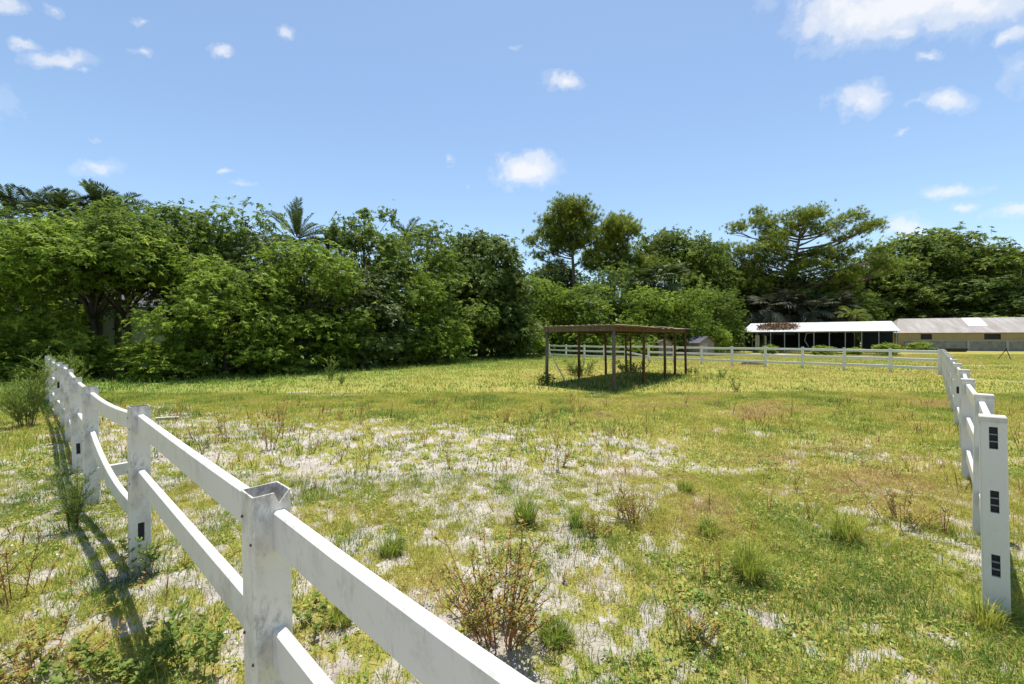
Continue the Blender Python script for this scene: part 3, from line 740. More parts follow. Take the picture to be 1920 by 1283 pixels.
# plank stack, trough and iron tripod
def planks():
    c = gnd(1411, 684); rg = np.random.default_rng(3)
    t = thing('plank_stack', 'small stack of weathered planks lying at the foot of the back fence', 'planks', (c[0], c[1], 0), -.25)
    for k in range(6):
        g = Geo(); L = 1.5 + rg.random() * .5
        g.sweep([A(-L / 2, 0, 0), A(L / 2, 0, rg.normal(0, .02))], oct_prof(.16, .05, .006))
        o = g.build('plank', M['old_wood'] if k % 2 else M['pale_post'], t, loc=(rg.normal(0, .06), (k % 3 - 1) * .2, .06 + .075 * (k // 2))); o.rotation_euler = (0, 0, rg.normal(0, .12))
planks()
def trough():
    c = at(1793, 74); t = thing('water_trough', 'long black trough lying against the low grey wall', 'trough', (c[0], c[1], 0), -.25)
    g = Geo(); V = []; n = 12
    for s, z in ((.8, 0), (1, .5), (1.04, .55), (.94, .55), (.75, .08)):
        for k in range(n * 2):
            a = 2 * PI * k / (n * 2); x = math.cos(a); y = math.sin(a)
            V.append(A(1.55 * s * np.sign(x) * abs(x) ** .5, .5 * s * np.sign(y) * abs(y) ** .5, z))
    q = [[r * 2 * n + k, r * 2 * n + (k + 1) % (2 * n), (r + 1) * 2 * n + (k + 1) % (2 * n), (r + 1) * 2 * n + k] for r in range(4) for k in range(2 * n)]
    g.add(V, q, ngons=[list(range(2 * n))[::-1], [4 * 2 * n + k for k in range(2 * n)]]); g.build('tub', M['black_iron'], t)
    g = Geo()
    for x in (-.9, .9): g.box(A(x, 0, -.0 + .06), (.12, .9, .12))
    g.build('skid', M['old_wood'], t)
trough()
def tripod():
    d = 46.5; c = at(1887, d); t = thing('tripod_stand', 'dark iron three legged stand on the grass in front of the barn', 'stand', (c[0], c[1], 0))
    for a in (.2, 2.4, 4.4):
        g = Geo(); g.tube([A(.62 * math.cos(a), .62 * math.sin(a), 0), A(.03 * math.cos(a), .03 * math.sin(a), 1.02)], .035, 6); g.build('leg', M['black_iron'], t)
    g = Geo(); g.tube([A(0, 0, .85), A(0, 0, 1.18)], [.05, .04], 8); g.build('hub', M['black_iron'], t)
tripod()

# ----------------------------------------------------------------- trees
def crown(rg, lobes, n_clump, ros, leaf_n, L, W, clump_r, up=.5, tone_sd=.16, tone_mu=.5, fill=.22, tilt=(35, 85), droop=.18, flat=1.0):
    """lobes: rows (cx, cy, cz, rx, ry, rz). Leaf rosettes gather in clumps over the outer part of the lobes."""
    lobes = np.asarray(lobes, float); c = lobes[:, :3]; r = lobes[:, 3:]
    w = (r[:, 0] * r[:, 2]) ** .9; w = w / w.sum()
    k = rg.choice(len(lobes), n_clump * 3, p=w)
    dv = unit(rg.normal(size=(len(k), 3))); flip = (dv[:, 2] < 0) & (rg.random(len(k)) < .62); dv[flip, 2] *= -1
    rad = .78 + .27 * rg.random(len(k)); inner = rg.random(len(k)) < fill; rad[inner] *= .35 + .45 * rg.random(inner.sum())
    cc = c[k] + dv * r[k] * rad[:, None]
    ok = np.ones(len(k), bool)
    for j in range(len(lobes)):
        q = np.linalg.norm((cc - c[j]) / r[j], axis=1); ok &= ~((q < .72) & (k != j) & ~inner)
    idx = np.nonzero(ok)[0][:n_clump]; cc = cc[idx]; dv = dv[idx]
    m = len(cc); size = .6 + .8 * rg.random(m)
    tone_c = rg.normal(tone_mu, tone_sd, m)
    P = np.repeat(cc, ros, 0) + rg.normal(size=(m * ros, 3)) * (clump_r * np.repeat(size, ros))[:, None] * A(1, 1, .75 * flat)
    ax = unit(np.repeat(dv, ros, 0) * .7 + A(0, 0, up) + rg.normal(size=(m * ros, 3)) * .35)
    tone_r = np.repeat(tone_c, ros) + rg.normal(0, .09, m * ros)
    n = m * ros; aux = unit(rg.normal(size=(n, 3))); U = unit(np.cross(ax, aux)); V = np.cross(ax, U)
    ph = rg.random((n, leaf_n)) * .7 + np.arange(leaf_n)[None] * (2 * PI / leaf_n) + rg.random((n, 1)) * 6.3
    th = np.radians(rg.uniform(tilt[0], tilt[1], (n, leaf_n)))
    D = ax[:, None] * np.cos(th)[..., None] + np.sin(th)[..., None] * (U[:, None] * np.cos(ph)[..., None] + V[:, None] * np.sin(ph)[..., None])
    D = unit(D.reshape(-1, 3)); axr = np.repeat(ax, leaf_n, 0); S = unit(np.cross(D, axr))
    Ls = L * rg.uniform(.7, 1.25, len(D)); tone = np.clip(np.repeat(tone_r, leaf_n) + rg.normal(0, .07, len(D)), 0, 1)
    g = Geo(); g.leaves(np.repeat(P, leaf_n, 0), D, S, Ls, W * Ls / L, tone, droop=droop)
    return g, cc
def limbs(rg, lobes, trunk_top, base_r, lean=(0, 0), twigs=None, trunk_r_top=.45, limb_r=.4, sides=7):
    g = Geo(); T = A(lean[0], lean[1], trunk_top); n = 6; t = np.linspace(0, 1, n)[:, None]
    wob = rg.normal(0, .06 * base_r * 4, (n, 3)) * A(1, 1, 0); wob[0] = 0
    P = A(0, 0, -.3) + (T - A(0, 0, -.3)) * t + wob
    g.tube(P, base_r * (1 - (1 - trunk_r_top) * t[:, 0]) * np.where(t[:, 0] == 0, 1.35, 1), sides)
    for lb in lobes:
        c = A(*lb[:3]); s0 = rg.uniform(.55, 1.0); b = P[0] + (T - P[0]) * s0
        if c[2] < b[2] + .1: b = P[0] + (T - P[0]) * max(.12, min(s0, (c[2] * .7) / max(trunk_top, .1)))
        m = (b + c) / 2 + A(0, 0, .12 * np.linalg.norm(c - b)) + rg.normal(0, .1, 3)
        tt = np.linspace(0, 1, 6)[:, None]; Q = b * (1 - tt) ** 2 + 2 * m * tt * (1 - tt) + c * tt ** 2
        g.tube(Q, base_r * limb_r * (1 - .72 * tt[:, 0]), 5)
    if twigs is not None:
        cl = A(*[lb[:3] for lb in lobes]).reshape(-1, 3)
        for p in twigs:
            j = np.argmin(np.linalg.norm(cl - p, axis=1)); a = cl[j]; m = (a + p) / 2 + rg.normal(0, .12, 3)
            g.tube([a, m, p], [base_r * .13, base_r * .09, base_r * .03], 4, cap=False)
    return g
def ball_lobes(rg, n, w, z0, z1, rmin, rmax, dep=None, taper=.5):
    dep = dep or w; out = []
    for i in range(n):
        z = z0 + (z1 - z0) * ((i + .5) / n); f = (z - z0) / (z1 - z0)
        k = 1 - taper * max(0, f - .45) / .55
        a = i * 2.4 + rg.normal(0, .4); rr = rg.uniform(.35, 1.0)
        r = rg.uniform(rmin, rmax)
        out.append([math.cos(a) * (w / 2 - r) * rr * k, math.sin(a) * (dep / 2 - r) * rr * k, max(z, r * .6), r * 1.1, r * 1.1, r * .85])
    return out

VAR = {}
def variant(key, crown_mat, bark, fn):
    g, b, smooth = fn()
    V = np.concatenate(g.v); 
    VAR[key] = (g.mesh(key + '_crown', M[crown_mat]), b.mesh(key + '_trunk', M[bark], True), float(np.percentile(V[:, 2], 99.7)), float(np.percentile(V[:, 0], 99.3) - np.percentile(V[:, 0], .7)))
def mk_hedge(seed, w=8, h=9, z0=.5, n=17, mu=.5, nc=300):
    def f():
        rg = np.random.default_rng(seed); lb = ball_lobes(rg, int(n * 1.55), w, z0, h - 1.2, .8, 1.75)
        g, cc = crown(rg, lb, int(nc * 2.0), 7, 8, .20, .078, .27, up=.35, tone_mu=mu, tone_sd=.2, flat=1.4, fill=.16, tilt=(10, 105), droop=.42)
        return g, limbs(rg, lb, h * .6, .16, twigs=cc[::9]), True
    return f
for i in range(4): variant('bright%d' % i, 'leaf_bright', 'bark', mk_hedge(100 + i, mu=(.58, .46, .52, .4)[i], n=(13, 15, 12, 16)[i]))
for i in range(3): variant('mid%d' % i, 'leaf_mid', 'bark', mk_hedge(120 + i, w=8.5, h=10, n=15))
variant('grey0', 'leaf_grey', 'bark', mk_hedge(130, w=8, h=9.5, n=14, mu=.5))
variant('open0', 'leaf_bright', 'bark', mk_hedge(140, w=8.5, h=9.5, z0=5.7, n=12, nc=230, mu=.45))
variant('open1', 'leaf_mid', 'bark', mk_hedge(141, w=8.0, h=9.5, z0=5.6, n=12, nc=220))
def mk_bush(seed, mu=.62):
    def f():
        rg = np.random.default_rng(seed); lb = ball_lobes(rg, 14, 5, .4, 2.9, .5, 1.0)
        g, cc = crown(rg, lb, 260, 7, 8, .19, .075, .22, up=.4, tilt=(10, 100), droop=.4, tone_mu=mu, tone_sd=.2)
        return g, limbs(rg, lb, 1.6, .07, twigs=cc[::4]), True
    return f
for i in range(2): variant('bush%d' % i, 'leaf_bright', 'bark', mk_bush(160 + i))
def mk_oak(seed, w=15, h=15, z0=3.5, n=38, L=.38, mu=.5, nc=900):
    def f():
        rg = np.random.default_rng(seed); lb = ball_lobes(rg, n, w, z0, h - 1.6, 1.2, 2.4, taper=.55)
        g, cc = crown(rg, lb, nc, 8, 6, L, L * .45, .50, up=.4, tone_mu=mu, tone_sd=.2, flat=.95, tilt=(15, 100), droop=.35)
        return g, limbs(rg, lb, h * .5, .38, twigs=cc[::7]), True
    return f
for i in range(3): variant('oak%d' % i, 'leaf_oak', 'bark', mk_oak(200 + i))
for i in range(2): variant('dark%d' % i, 'leaf_dark', 'bark', mk_oak(220 + i, w=13, h=14, z0=1.6, n=34))
variant('feather0', 'leaf_mid', 'bark', mk_oak(230, w=12, h=14, z0=7, n=14, L=.42, nc=200))
def mk_sprig():
    rg = np.random.default_rng(77); lb = [[rg.normal(0, 1.3), rg.normal(0, 1), 9.0 + rg.random() * 3.2, .75, .75, .5] for _ in range(11)]
    g, cc = crown(rg, lb, 85, 6, 7, .26, .10, .22, up=.4, tone_mu=.42, fill=.1)
    return g, limbs(rg, lb, 9.5, .12, twigs=cc[::2], limb_r=.35), True
variant('sprig', 'leaf_mid', 'bark', mk_sprig)

def needles(rg, lobes, n_tuft, tr, per=16, L=.62, W=.075, mu=.5):
    return crown(rg, lobes, n_tuft, 3, per, L, W, tr, up=.75, tone_mu=mu, tone_sd=.15, fill=.12, tilt=(8, 78), droop=.05)

def place(key, name, label, px, d, topy, wpx=None, rot=0, group=None, cat='tree', y_off=0, sq=1.0):
    c = at(px, d); h = H + (HZ - topy) * d / F; cm, tm, h0, w0 = VAR[key]
    w = wpx * d / F if wpx else h / h0 * w0
    t = thing(name, label, cat, (c[0], c[1] + y_off, float(gz(c[0], c[1])) if d < 45 else 0), rot, group, (w / w0, w / w0 * sq, h / h0))
    link('trunk', tm, t); link('crown', cm, t)
    return t
G1 = 'broad leaved trees of the belt along the paddock'
T = [
 # key, name, label, px, d, top, width px, rot
 ('bright0', 'tree', 'light green bushy tree behind the end of the grimy fence at the picture edge', -40, 25, 428, 330, .3),
 ('open0', 'tree', 'broad leafy tree with a dark bare trunk standing before the white house', 176, 26.5, 420, 300, 1.2),
 ('open1', 'tree', 'tree with two forked dark stems at the gap where the white house shows', 240, 27.5, 412, 290, 2.3),
 ('mid0', 'tree', 'full green tree crown under the cluster of palm tops', 48, 31, 398, 250, 4.0),
 ('open1', 'tree', 'rounded green tree topping the belt between palm cluster and lone date palm', 318, 31, 382, 300, 5.1),
 ('bright1', 'tree', 'bright yellow green bushy tree bulging into the paddock beside the house gap', 422, 26.3, 482, 255, .9),
 ('mid2', 'tree', 'darker tree rising behind the bright bulging bushy tree', 425, 32, 396, 270, 3.4),
 ('bright2', 'tree', 'bright green bushy tree below the lone date palm', 575, 31, 462, 250, 2.0),
 ('grey0', 'tree', 'dull grey green tree filling the belt between bulging tree and date palm', 490, 31, 440, 200, 5.0),
 ('mid0', 'tree', 'tall green tree beneath the sparse twiggy top next to the date palm', 690, 38, 428, 240, 1.0),
 ('grey0', 'tree', 'greyish green tree below the twiggy topped tree', 672, 34, 505, 190, 4.4),
 ('mid1', 'tree', 'green tree with a rounded top between the twiggy tree and the dark oak', 790, 42, 424, 220, 2.6),
 ('bright1', 'tree', 'light green low tree in the middle of the belt above a jutting bush', 770, 38, 520, 190, 3.7),
 ('dark0', 'oak_tree', 'dark green oak like tree at the end of the belt beside open sky', 905, 52, 440, 190, .5),
 ('dark1', 'oak_tree', 'shadowy dark tree standing at the inner end of the belt', 860, 50, 476, 170, 2.2),
 ('dark0', 'tree', 'dull green low tree closing the belt near the back fence', 945, 53, 500, 110, 4.1),
 ('bright2', 'tree', 'fresh green tree in the dip of the skyline behind the shelter corner', 1012, 60, 520, 110, .3),
 ('bright3', 'tree', 'pale yellow green spreading tree beneath the tall slender pine', 1085, 60, 530, 150, 1.5),
 ('mid2', 'tree', 'dark green tree filling the space under the two pines', 1135, 68, 500, 140, 2.9),
 ('dark1', 'tree', 'dark tree low in the dip behind the slender pine trunk', 1040, 78, 498, 130, .8),
 ('oak0', 'oak_tree', 'large dark round topped tree between the pines and the broad pine', 1262, 84, 430, 170, 1.9),
 ('feather0', 'tree', 'tall tree with visible pale limbs behind the bushes', 1330, 82, 455, 110, .4),
 ('bright0', 'tree', 'bright green rounded tree behind the shelter roof end', 1215, 62, 540, 150, 3.0),
 ('bright1', 'tree', 'bright green tree above the small gabled shed', 1285, 62, 540, 130, 5.4),
 ('mid1', 'tree', 'dark leaved tree next to the carport end', 1338, 70, 540, 108, .2),
 ('mid0', 'tree', 'mid green bush sized tree between two brighter trees by the sheds', 1180, 66, 560, 110, 4.9),
 ('dark0', 'tree', 'dense dark tree below the broad pine crown', 1480, 92, 520, 230, 1.1),
 ('dark1', 'tree', 'dark tree behind the carport beside the grey palms', 1400, 90, 505, 140, 3.3),
 ('oak1', 'oak_tree', 'great spreading oak behind the cream barn', 1740, 118, 434, 215, .7),
 ('oak2', 'oak_tree', 'oak crown joining the great oak on its barn end side', 1838, 116, 472, 200, 2.8),
 ('oak0', 'oak_tree', 'oak between the broad pine and the great oak', 1640, 112, 484, 170, 4.5),
 ('dark0', 'oak_tree', 'dark oak below the great oak and above the barn roof', 1690, 112, 515, 200, 5.2),
 ('dark1', 'oak_tree', 'shaded oak low behind the middle of the barn roof', 1790, 110, 520, 210, 1.4),
 ('mid2', 'tree', 'pale green tree peeping over the far end of the barn roof', 1905, 106, 545, 110, .6),
 ('oak1', 'oak_tree', 'oak at the picture edge beyond the barn', 1965, 116, 512, 190, 3.9),
 ('oak2', 'tree', 'light topped tree between grey palms and the great oak', 1590, 96, 545, 110, 2.0),
]
for (key, nm, lab, px, d, top, wpx, rot) in T: place(key, nm, lab, px, d, top, wpx, rot)
place('sprig', 'tree', 'sparse twiggy tree top against the sky next to the date palm', 683, 36, 384, 120, .4)
B = [
 ('bush0', 'bush', 'light green bush jutting into the grass below the bulging tree', 505, 27.5, 648, 120, .4),
 ('bush1', 'bush', 'bright arching bush standing out from the middle of the belt', 815, 40, 590, 120, 1.4),
 ('bush0', 'bush', 'green bush at the foot of the tree below the date palm', 640, 32.5, 625, 110, 2.8),
 ('bush1', 'bush', 'green bush at the grass edge in front of the house gap', 300, 24.5, 640, 150, 4.2),
 ('bush0', 'bush', 'low dark bush between the grimy fence end and the house gap', 150, 24.2, 622, 130, 5.5),
 ('bush1', 'bush', 'bush at the foot of the belt below the twiggy topped tree', 720, 36.5, 615, 100, .9),
 ('bush0', 'bush', 'low bush outside the grimy fence at the picture edge', 10, 22.5, 625, 150, 3.3),
 ('bush1', 'bush', 'low pale bush along the belt end by the back fence', 980, 55, 600, 90, 2.1),
 ('bush0', 'bush', 'feathery bush behind the back fence framed by shelter posts', 1110, 57, 628, 70, .1),
 ('bush1', 'bush', 'bush behind the broken bay of the back fence', 1205, 57, 636, 60, 3.0),
 ('bush0', 'bush', 'yellow green bush beside the small gabled shed', 1345, 60, 612, 56, 1.7),
 ('bush0', 'bush', 'leafy bush in front of the first carport posts', 1441, 64, 646, 30, .6),
 ('bush1', 'bush', 'bush with orange flecked leaves in front of the bent carport brace', 1545, 60, 648, 40, 2.3),
 ('bush0', 'bush', 'bushy growth before the blue screen of the carport', 1660, 57, 643, 46, 4.6),
 ('bush1', 'bush', 'bush growing between the carport and the low block wall', 1722, 72, 641, 40, 5.9),
 ('bush0', 'bush', 'small bush in front of the middle carport posts', 1600, 59.5, 651, 30, .3),
]
for (key, nm, lab, px, d, top, wpx, rot) in B: place(key, nm, lab, px, d, top, wpx, rot, cat='bush')
# wood behind everything, too deep to tell trunk from trunk
def far_wood():
    rg = np.random.default_rng(55); lobes = []
    for px in np.arange(-500, 2500, 26):
        d = 108 + rg.random() * 12; c = at(px, d)
        if px < 900: d = 62 + rg.random() * 14; c = at(px, d)
        top = H + (HZ - (500 if px < 900 else 545) - rg.normal(0, 12)) * d / F
        for z in np.arange(2, top - 1, 3.4): lobes.append([c[0] + rg.normal(0, 1), c[1] + rg.normal(0, 2), z, 3.4, 3.0, 2.3])
    g, cc = crown(rg, lobes, 4200, 5, 6, .8, .4, .8, up=.5, tone_mu=.35, tone_sd=.15)
    kind(g.build('far_woods', M['leaf_dark']), 'stuff')
far_wood()

# ---- pines
def pine(name, label, px, d, base_w, lobes_px, trunk, mu=.5, n=420, dep=3.0, seed=1, L=.62, tr=.52):
    """lobes_px: (column, row, half width, half height) of each needle pad as seen; depth is spread about the trunk"""
    rg = np.random.default_rng(seed); k = d / F; lb = []
    for (x, y, a, b) in lobes_px:
        yy = rg.uniform(-dep, dep); s = (d + yy) / d
        lb.append([(x - px) * k * s, yy, H + (HZ - y) * k * s, a * k, a * k * .9, b * k])
    c = at(px, d); t = thing(name, label, 'pine tree', (c[0], c[1], 0))
    g, cc = needles(rg, lb, n, tr, mu=mu, L=L); g.build('crown', M['needle'], t)
    P = [A((x - px) * k, 0, H + (HZ - y) * k) for x, y in trunk]; P[0][2] = -.3
    g = Geo(); g.tube(P, np.linspace(base_w, base_w * .35, len(P)), 9)
    PA = A(*P).reshape(-1, 3)
    for l in lb:
        e = A(*l[:3]); below = PA[PA[:, 2] < e[2] - .4]
        zc = max(.45 * PA[-1, 2], e[2] - rg.uniform(.35, .8) * np.hypot(e[0], e[1]) * .5 - .6)
        zc = min(zc, PA[-1, 2]); b = A(np.interp(zc, PA[:, 2], PA[:, 0]), 0, zc)
        m = (b + e) / 2 + A(0, 0, -.10 * np.linalg.norm(e - b)) + rg.normal(0, .25, 3); tt = np.linspace(0, 1, 7)[:, None]
        Q = b * (1 - tt) ** 2 + 2 * m * tt * (1 - tt) + e * tt ** 2
        g.tube(Q, base_w * .38 * (1 - .75 * tt[:, 0]), 5)
        for q in range(3):
            f = e + unit(rg.normal(size=3)) * A(l[3], l[4], l[5]) * .8; g.tube([Q[4], (Q[4] + f) / 2 + rg.normal(0, .15, 3), f], [base_w * .13, base_w * .1, base_w * .04], 4)
    g.build('trunk', M['pine_bark'], t, smooth=True)
rg0 = np.random.default_rng(91)
def round_pads(cx, cy, rx, ry, n, a, b, low=.85):
    out = []
    for i in range(n):
        an = i * 2.399; rr = math.sqrt((i + .5) / n); out.append((cx + math.cos(an) * rx * rr * .9, cy + math.sin(an) * ry * rr * .9, a * rg0.uniform(.7, 1.3), b * rg0.uniform(.7, 1.3)))
    return out
pine('pine_tree', 'tall slender pine with a rounded crown and a long bare trunk', 1075, 72, .34, round_pads(1064, 428, 54, 56, 32, 11, 7.5) + [(1012, 482, 11, 7), (1004, 455, 11, 7), (1028, 502, 10, 6), (1112, 480, 11, 7), (1100, 500, 10, 6), (1050, 496, 10, 6), (1122, 455, 10, 7)],
     [(1076, 700), (1077, 600), (1076, 530), (1073, 470), (1069, 420), (1066, 385)], mu=.45, n=900, seed=3)
pine('pine_tree', 'shaggy pine standing close beside the slender pine', 1152, 76, .32, round_pads(1155, 430, 34, 22, 11, 11, 7.5) + round_pads(1148, 482, 40, 40, 18, 12, 8) + round_pads(1188, 505, 26, 20, 6, 13, 8) + [(1178, 436, 14, 9), (1122, 500, 12, 8)],
     [(1150, 700), (1151, 600), (1150, 520), (1152, 460), (1153, 415)], mu=.55, n=1000, seed=5)
big = [(1420, 425, 28, 13), (1395, 432, 14, 10), (1450, 420, 24, 13), (1480, 412, 26, 13), (1510, 404, 26, 12), (1540, 410, 24, 12), (1568, 412, 20, 12), (1580, 425, 14, 12), (1468, 442, 26, 13), (1500, 432, 28, 13),
       (1540, 434, 22, 11), (1440, 450, 26, 13), (1420, 470, 30, 12), (1390, 480, 28, 12), (1365, 470, 26, 12), (1350, 492, 24, 12), (1378, 505, 26, 12), (1420, 500, 26, 12), (1455, 478, 26, 14), (1490, 470, 20, 14),
       (1520, 482, 28, 14), (1550, 478, 24, 12), (1575, 492, 22, 14), (1500, 505, 30, 13), (1545, 515, 28, 13), (1460, 520, 32, 13), (1580, 525, 22, 14), (1440, 550, 32, 14), (1490, 556, 28, 14), (1545, 552, 30, 14), (1585, 556, 18, 14),
       (1400, 540, 24, 12), (1605, 425, 12, 7), (1622, 424, 13, 8), (1630, 432, 9, 5), (1590, 440, 11, 8), (1570, 452, 12, 9), (1580, 470, 12, 9), (1440, 400, 14, 8), (1640, 505, 20, 14), (1632, 480, 14, 10), (1360, 520, 24, 12), (1400, 515, 26, 12), (1440, 500, 28, 13), (1480, 495, 28, 13), (1520, 500, 26, 13), (1560, 510, 26, 13), (1590, 540, 20, 14)]
pine('pine_tree', 'broad old pine with a flat wide crown and a limb reaching out over open sky', 1492, 86, .55, big, [(1495, 705), (1494, 600), (1490, 530), (1492, 480), (1500, 445)], mu=.52, n=2500, dep=4.5, seed=7, L=.62, tr=.55)

# ---- palms
def palm(name, label, px, d, cy, n, L, droop, mat='frond', dead=0, lift=(5, 80), seed=0, leaflet=.42, trunk_r=.18, fan=False, width=.05):
    rg = np.random.default_rng(seed); k = d / F; c = at(px, d); z = H + (HZ - cy) * k
    t = thing(name, label, 'palm', (c[0], c[1], 0))
    g = Geo(); tt = np.linspace(0, 1, 8); P = np.stack([np.sin(tt * 2.2) * .15, np.cos(tt * 2) * .1 - .1, -.3 + tt * (z + .3)], 1); g.tube(P, trunk_r * np.linspace(1.1, .95, 8), 8)
    g.build('trunk', M['palm_bark'], t, smooth=True)
    top = P[-1]
    def fronds(n, el, mat, nm, L):
        for i in range(n):
            az = i * 2.399 + rg.normal(0, .15); e = math.radians(rg.uniform(*el)); l = L * rg.uniform(.8, 1.15)
            h = A(math.cos(az), math.sin(az), 0); m = 16; s = np.linspace(0, 1, m)
            ang = e - droop * s ** 1.4 * (1.1 - .4 * math.sin(e))
            ds = l / m; pts = top + np.cumsum(np.stack([np.cos(ang) * h[0] * ds, np.cos(ang) * h[1] * ds, np.sin(ang) * ds], 1), 0)
            g = Geo(); g.tube(pts, np.linspace(.035, .008, m), 4)
            tang = unit(np.gradient(pts, axis=0)); side = unit(np.cross(tang, A(0, 0, 1) + h * .01)); up = np.cross(side, tang)
            if not fan:
                q = np.linspace(.10, 1, 52); base = np.stack([np.interp(q, s, pts[:, j]) for j in range(3)], 1)
                tq = np.stack([np.interp(q, s, tang[:, j]) for j in range(3)], 1); sq_ = np.stack([np.interp(q, s, side[:, j]) for j in range(3)], 1); uq = np.stack([np.interp(q, s, up[:, j]) for j in range(3)], 1)
                for sg in (-1, 1):
                    D = unit(sq_ * sg * .75 + tq * .65 + uq * rg.uniform(.15, .5, (52, 1)) + rg.normal(0, .08, (52, 3))); S = unit(np.cross(D, uq))
                    g.leaves(base, D, S, leaflet * l / 3 * (.5 + 1.0 * np.sin(np.clip(q, 0, 1) * 2.6)) * 1.25 + .06, width, np.clip(rg.normal(.5, .18, 52), 0, 1), droop=.12)
            else:
                hub = pts[int(m * .55)]; tq = tang[int(m * .55)]; sd = side[int(m * .55)]; u2 = up[int(m * .55)]
                a = np.linspace(-2.1, 2.1, 20) + rg.normal(0, .05, 20)
                D = unit(tq[None] * np.cos(a)[:, None] + sd[None] * np.sin(a)[:, None] + u2[None] * .12); S = unit(np.cross(D, u2))
                g.leaves(np.repeat(hub[None], 20, 0), D, S, l * .5 * (.75 + .25 * np.cos(a)), .13 * l / 2, np.clip(rg.normal(.5, .2, 20), 0, 1), droop=.28)
            g.build(nm, M[mat], t)
    fronds(n, lift, mat, 'frond', L)
    if dead: fronds(dead, (-70, -25), 'frond_dead', 'dead_frond', L * .8)
    return t
palm('date_palm', 'lone date palm with a fountain of upright fronds above the belt', 556, 38, 450, 34, 3.2, .62, lift=(-30, 90), seed=2, trunk_r=.28, leaflet=.25, width=.05)
palm('palm', 'palm top with upright fronds above the tree crown near the picture edge', 20, 33, 406, 16, 2.2, 1.1, seed=3, lift=(10, 85))
palm('palm', 'tufted palm top with yellowed hanging fronds in the palm cluster', 108, 33, 401, 20, 1.9, .9, dead=9, seed=4, lift=(10, 85))
palm('palm', 'dark palm top with drooping fronds at the palm cluster end next to open sky', 220, 34, 404, 16, 2.3, 1.5, seed=5, lift=(15, 80))
palm('palm', 'shaggy palm top with brown dead fronds between the drooping and the tufted palm', 185, 33, 403, 20, 2.0, 1.0, dead=9, seed=6, lift=(10, 85))
palm('palm', 'slim palm with a single grey arching frond showing above the cluster', 66, 34, 404, 10, 2.3, 1.2, mat='frond_grey', seed=7, lift=(25, 80))
palm('palm', 'green palm with side fronds leaning between two palm tops', 147, 32.5, 411, 16, 2.1, 1.2, seed=8, lift=(5, 70))
palm('palm', 'half hidden palm peeping above the leaves beside the date palm', 612, 38, 458, 14, 2.0, 1.2, seed=9, lift=(5, 75))
palm('palm', 'palm top just showing over the belt past the twiggy tree', 762, 46, 452, 14, 2.2, 1.2, seed=10, lift=(10, 80))
palm('palm', 'small palm top showing over the belt near the dark oak', 800, 48, 452, 14, 2.0, 1.1, seed=12, lift=(10, 80))
palm('fan_palm', 'pale green fan palm among the bushes below the dark round topped tree', 1245, 66, 530, 30, 4.2, 1.6, mat='frond', seed=13, lift=(-30, 85), fan=True, trunk_r=.22)
palm('fan_palm', 'pale fan palm tucked beside another fan palm under the dark tree', 1205, 67, 535, 26, 3.6, 1.6, mat='frond', seed=14, lift=(-30, 85), fan=True, trunk_r=.22)
for i, (px, cy, d, lab) in enumerate(((1432, 582, 78, 'grey fan palm with drooping leaves behind the leaf strewn end of the carport roof'), (1478, 576, 80, 'grey fan palm behind the middle of the white carport roof, taller than its neighbours'),
      (1522, 584, 77, 'dull grey fan palm below the broad pine behind the carport'), (1562, 578, 79, 'grey fan palm next to the yellow lit palm'))):
    palm('fan_palm', lab, px, d, cy, 34, 4.2, 2.0, mat='frond_grey', seed=20 + i, lift=(-45, 75), fan=True, trunk_r=.25)
palm('palm', 'small sunlit yellow palm over the carport roof ridge', 1598, 74, 596, 13, 3.2, 1.5, mat='frond_yellow', seed=30, lift=(-5, 70), width=.12)

